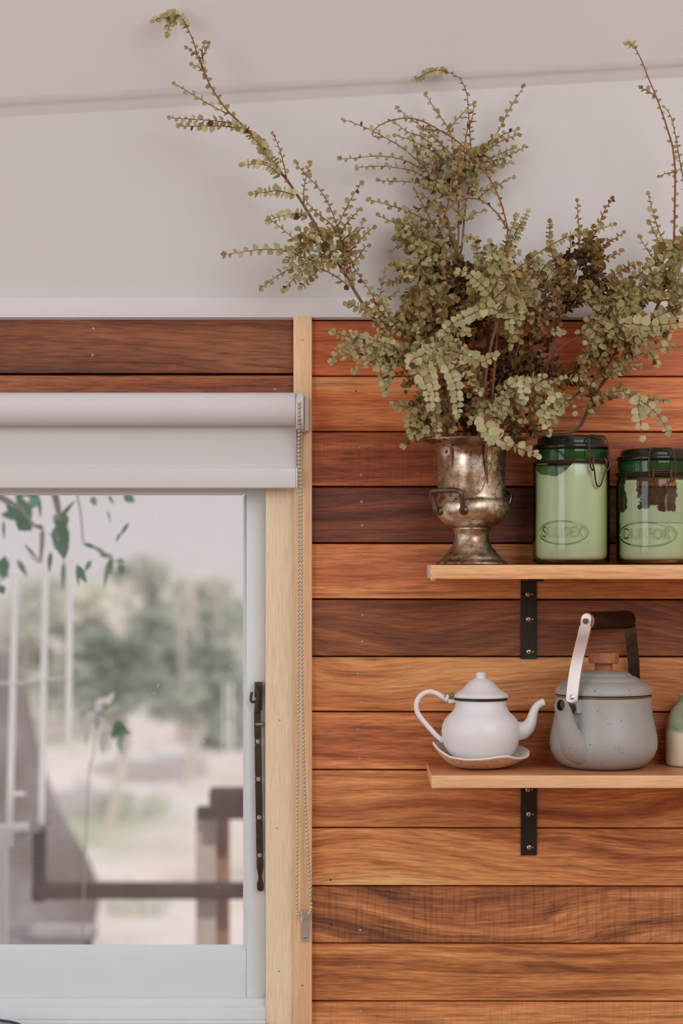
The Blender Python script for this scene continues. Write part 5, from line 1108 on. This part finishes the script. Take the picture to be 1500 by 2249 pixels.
# white uprights
WPOST = plain('white_tube', A(214, 212, 212), .5, var=.02); wf = DIST-4.9; kw = 4.9/FPX
fr_ = thing('tube_trellis', P(80, 1850, wf), 'white tubular trellis of three slim uprights behind the left of the window', 'trellis')
for x0, x1, ya, yb_ in ((34, 20, 1258, 1860), (100, 91, 1250, 1810), (154, 150, 1222, 1640)):
    mb = MB(); mb.tube([P(x1, yb_, wf), P(x0, ya, wf)], 7.5*kw, 12); mb.build('upright', WPOST, fr_)
mb = MB(); mb.tube([P(-60, 1505, wf), P(60, 1502, wf), P(158, 1490, wf)], 6.5*kw, 10); mb.build('crossbar', plain('grey_tube', A(150, 150, 146), .5), fr_)
mb = MB(); mb.tube([P(27, 1744, wf), P(54, 1744, wf)], 4.5*kw, 8); mb.build('latch_peg', WPOST, fr_)
mb = MB(); a = P(4, 1840, wf); mb.tube([P(-30, 1822, wf), P(62, 1816, wf)], 10*kw, 10); mb.tube([P(4, 1812, wf), P(4, 2200, wf)], 14*kw, 12); mb.build('foot_post', WPOST, fr_)
mb = MB(); mb.tube([P(508, 1500, DIST-8), P(508, 1660, DIST-8)], .006, 10); mb.tube([P(494, 1500, DIST-8), P(494, 1660, DIST-8)], .004, 10)
tag(mb.build('white_stake', WPOST, origin=P(508, 1660, DIST-8)), 'pair of faint white stakes standing in the slope by the sash', 'stake')
# gum tree reaching into the view from the upper left, sprig lower down
dg = DIST-4.1; tx = P(-420, 1400, dg)
gt_ = thing('gum_tree', (tx.x, tx.y, gz(tx.x, tx.y)), 'gum tree branches with long hanging green leaves at the upper left of the window', 'tree')
mb = MB(); mb.tube(curve([(tx.x, tx.y, gz(tx.x, tx.y)-.05), (tx.x+.03, tx.y, -.4), (tx.x-.02, tx.y, .6), (tx.x+.05, tx.y, 1.5)], 6), [.085-.003*i for i in range(19)], 12); mb.build('trunk', BARK, gt_)
GP = lambda x, y, o=0: P(x, y, dg+o)
mb = MB()
def gbr(pts, r0=.006, r1=.002): cv = curve([GP(*q) for q in pts], 6); n_ = len(cv); mb.tube(cv, [r0+(r1-r0)*i/(n_-1) for i in range(n_)], 6); return cv
gbr([(-420, 900), (-200, 930), (0, 990), (100, 1050), (128, 1120), (130, 1190), (140, 1230)], .018, .001)
gbr([(-420, 940), (-200, 1010), (-60, 1060), (30, 1110), (70, 1150), (95, 1170), (90, 1240)], .014, .0008)
gbr([(-200, 930), (60, 960), (220, 1050), (228, 1090)], .008, .001); gbr([(-420, 1100), (-150, 1180), (-20, 1230), (0, 1290)], .010, .001)
gbr([(150, 1000), (176, 1120), (184, 1192), (206, 1200), (232, 1218), (258, 1236), (272, 1250)], .002, .0015); gbr([(90, 1170), (85, 1235), (54, 1196)], .003, .001)
mb.build('limb', BARK, gt_)
vs, fs, tn = [], [], []
def gl(x0, y0_, x1, y1_, w_=13, tone=.3, o=0): a, b_ = GP(x0, y0_, o), GP(x1, y1_, o); blade(vs, fs, tn, a, b_-a, Vector((R4.uniform(-.3, .3), -1, .1)), (b_-a).length, w_*4.1/FPX, tone)
for q in [(130, 1140, 165, 1098, 10), (135, 1150, 152, 1172, 14, .5), (128, 1150, 122, 1210, 26, .1), (132, 1150, 150, 1205, 26, .05), (125, 1140, 140, 1170, 22, .2), (130, 1130, 118, 1150, 20, .3), (140, 1125, 146, 1160, 18, .4), (135, 1180, 140, 1230, 30, .1), (125, 1180, 108, 1172, 9, .2), (60, 1150, 10, 1108, 24, .2), (50, 1130, 0, 1130, 28, .15), (60, 1140, 40, 1165, 44, .1), (70, 1140, 32, 1085, 30, .25), (90, 1085, 40, 1082, 20, .4), (85, 1090, 60, 1120, 26, .4), (86, 1088, 88, 1142, 9, .5), (30, 1085, 70, 1075, 26, .5), (80, 1154, 97, 1158, 8, .1),
          (90, 1170, 92, 1235, 5, .4), (54, 1194, 90, 1236, 5, .3), (8, 1142, 8, 1188, 7, .3), (10, 1220, 6, 1276, 26, .1), (-5, 1230, 18, 1270, 22, .05), (0, 1285, 8, 1306, 18, .1), (38, 1228, 60, 1268, 14, .35), (112, 1210, 106, 1260, 12, .2), (168, 1240, 190, 1282, 18, .12), (170, 1238, 172, 1290, 10, .35), (202, 1090, 210, 1112, 16, .6), (238, 1088, 250, 1108, 8, .6), (272, 1085, 296, 1104, 22, .5), (236, 1118, 244, 1152, 4, .5), (283, 1148, 262, 1178, 9, .4), (264, 1170, 254, 1192, 7, .4),
          (184, 1193, 216, 1206, 10, .2), (205, 1200, 240, 1222, 10, .15), (218, 1218, 250, 1222, 12, .15), (244, 1222, 240, 1264, 14, .3), (238, 1230, 228, 1296, 10, .4), (262, 1238, 272, 1260, 16, .3), (272, 1240, 262, 1262, 16, .3), (256, 1228, 276, 1236, 10, .5), (200, 1230, 186, 1256, 12, .5), (140, 1230, 138, 1300, 12, .4), (-30, 1130, -60, 1200, 26, .2), (-80, 1120, -90, 1190, 26, .2), (-140, 1130, -150, 1210, 26, .2)]:
    gl(*q[:4], *(q[4:] if len(q) > 4 else ()), o=R4.uniform(-.15, .15))
leafobj('hanging_leaves', vs, fs, tn, GUML, gt_)
ds_ = DIST-4.6; cs = P(214, 1640, ds_)
sg_ = thing('leafy_sapling', (cs.x, cs.y, gz(cs.x, cs.y)), 'young sapling with a tuft of glossy pale and bright green leaves in mid-view', 'sapling')
mb = MB(); mb.tube(curve([(cs.x-.06, cs.y, gz(cs.x, cs.y)-.03), P(190, 1800, ds_), P(205, 1660, ds_), P(212, 1570, ds_)], 6), [.0022-.00006*i for i in range(19)], 6); mb.build('stem', BARK, sg_)
vs, fs, tn = [], [], []
for x0, y0_, x1, y1_, w_, tone in [(205, 1548, 245, 1528, 12, .95), (232, 1550, 250, 1518, 14, .95), (206, 1562, 226, 1548, 14, .9), (226, 1566, 272, 1548, 7, .75), (215, 1570, 246, 1618, 16, .95), (214, 1575, 212, 1606, 12, .3), (208, 1566, 170, 1610, 22, .95), (212, 1568, 180, 1580, 20, .95), (246, 1595, 290, 1612, 24, .1), (248, 1590, 280, 1600, 26, .0), (250, 1592, 272, 1630, 20, .25), (252, 1600, 248, 1625, 16, .05), (222, 1606, 226, 1660, 16, .95), (258, 1612, 266, 1660, 12, .5), (196, 1586, 186, 1640, 16, .95), (228, 1560, 240, 1545, 12, .1)]:
    a, b_ = P(x0, y0_, ds_), P(x1, y1_, ds_); blade(vs, fs, tn, a, b_-a, Vector((R4.uniform(-.4, .4), -1, .3)), (b_-a).length, w_*4.6/FPX, tone)
leafobj('leaf_tuft', vs, fs, tn, FRESH, sg_)
for o in SC.objects:
    if 'o' in o: del o['o']
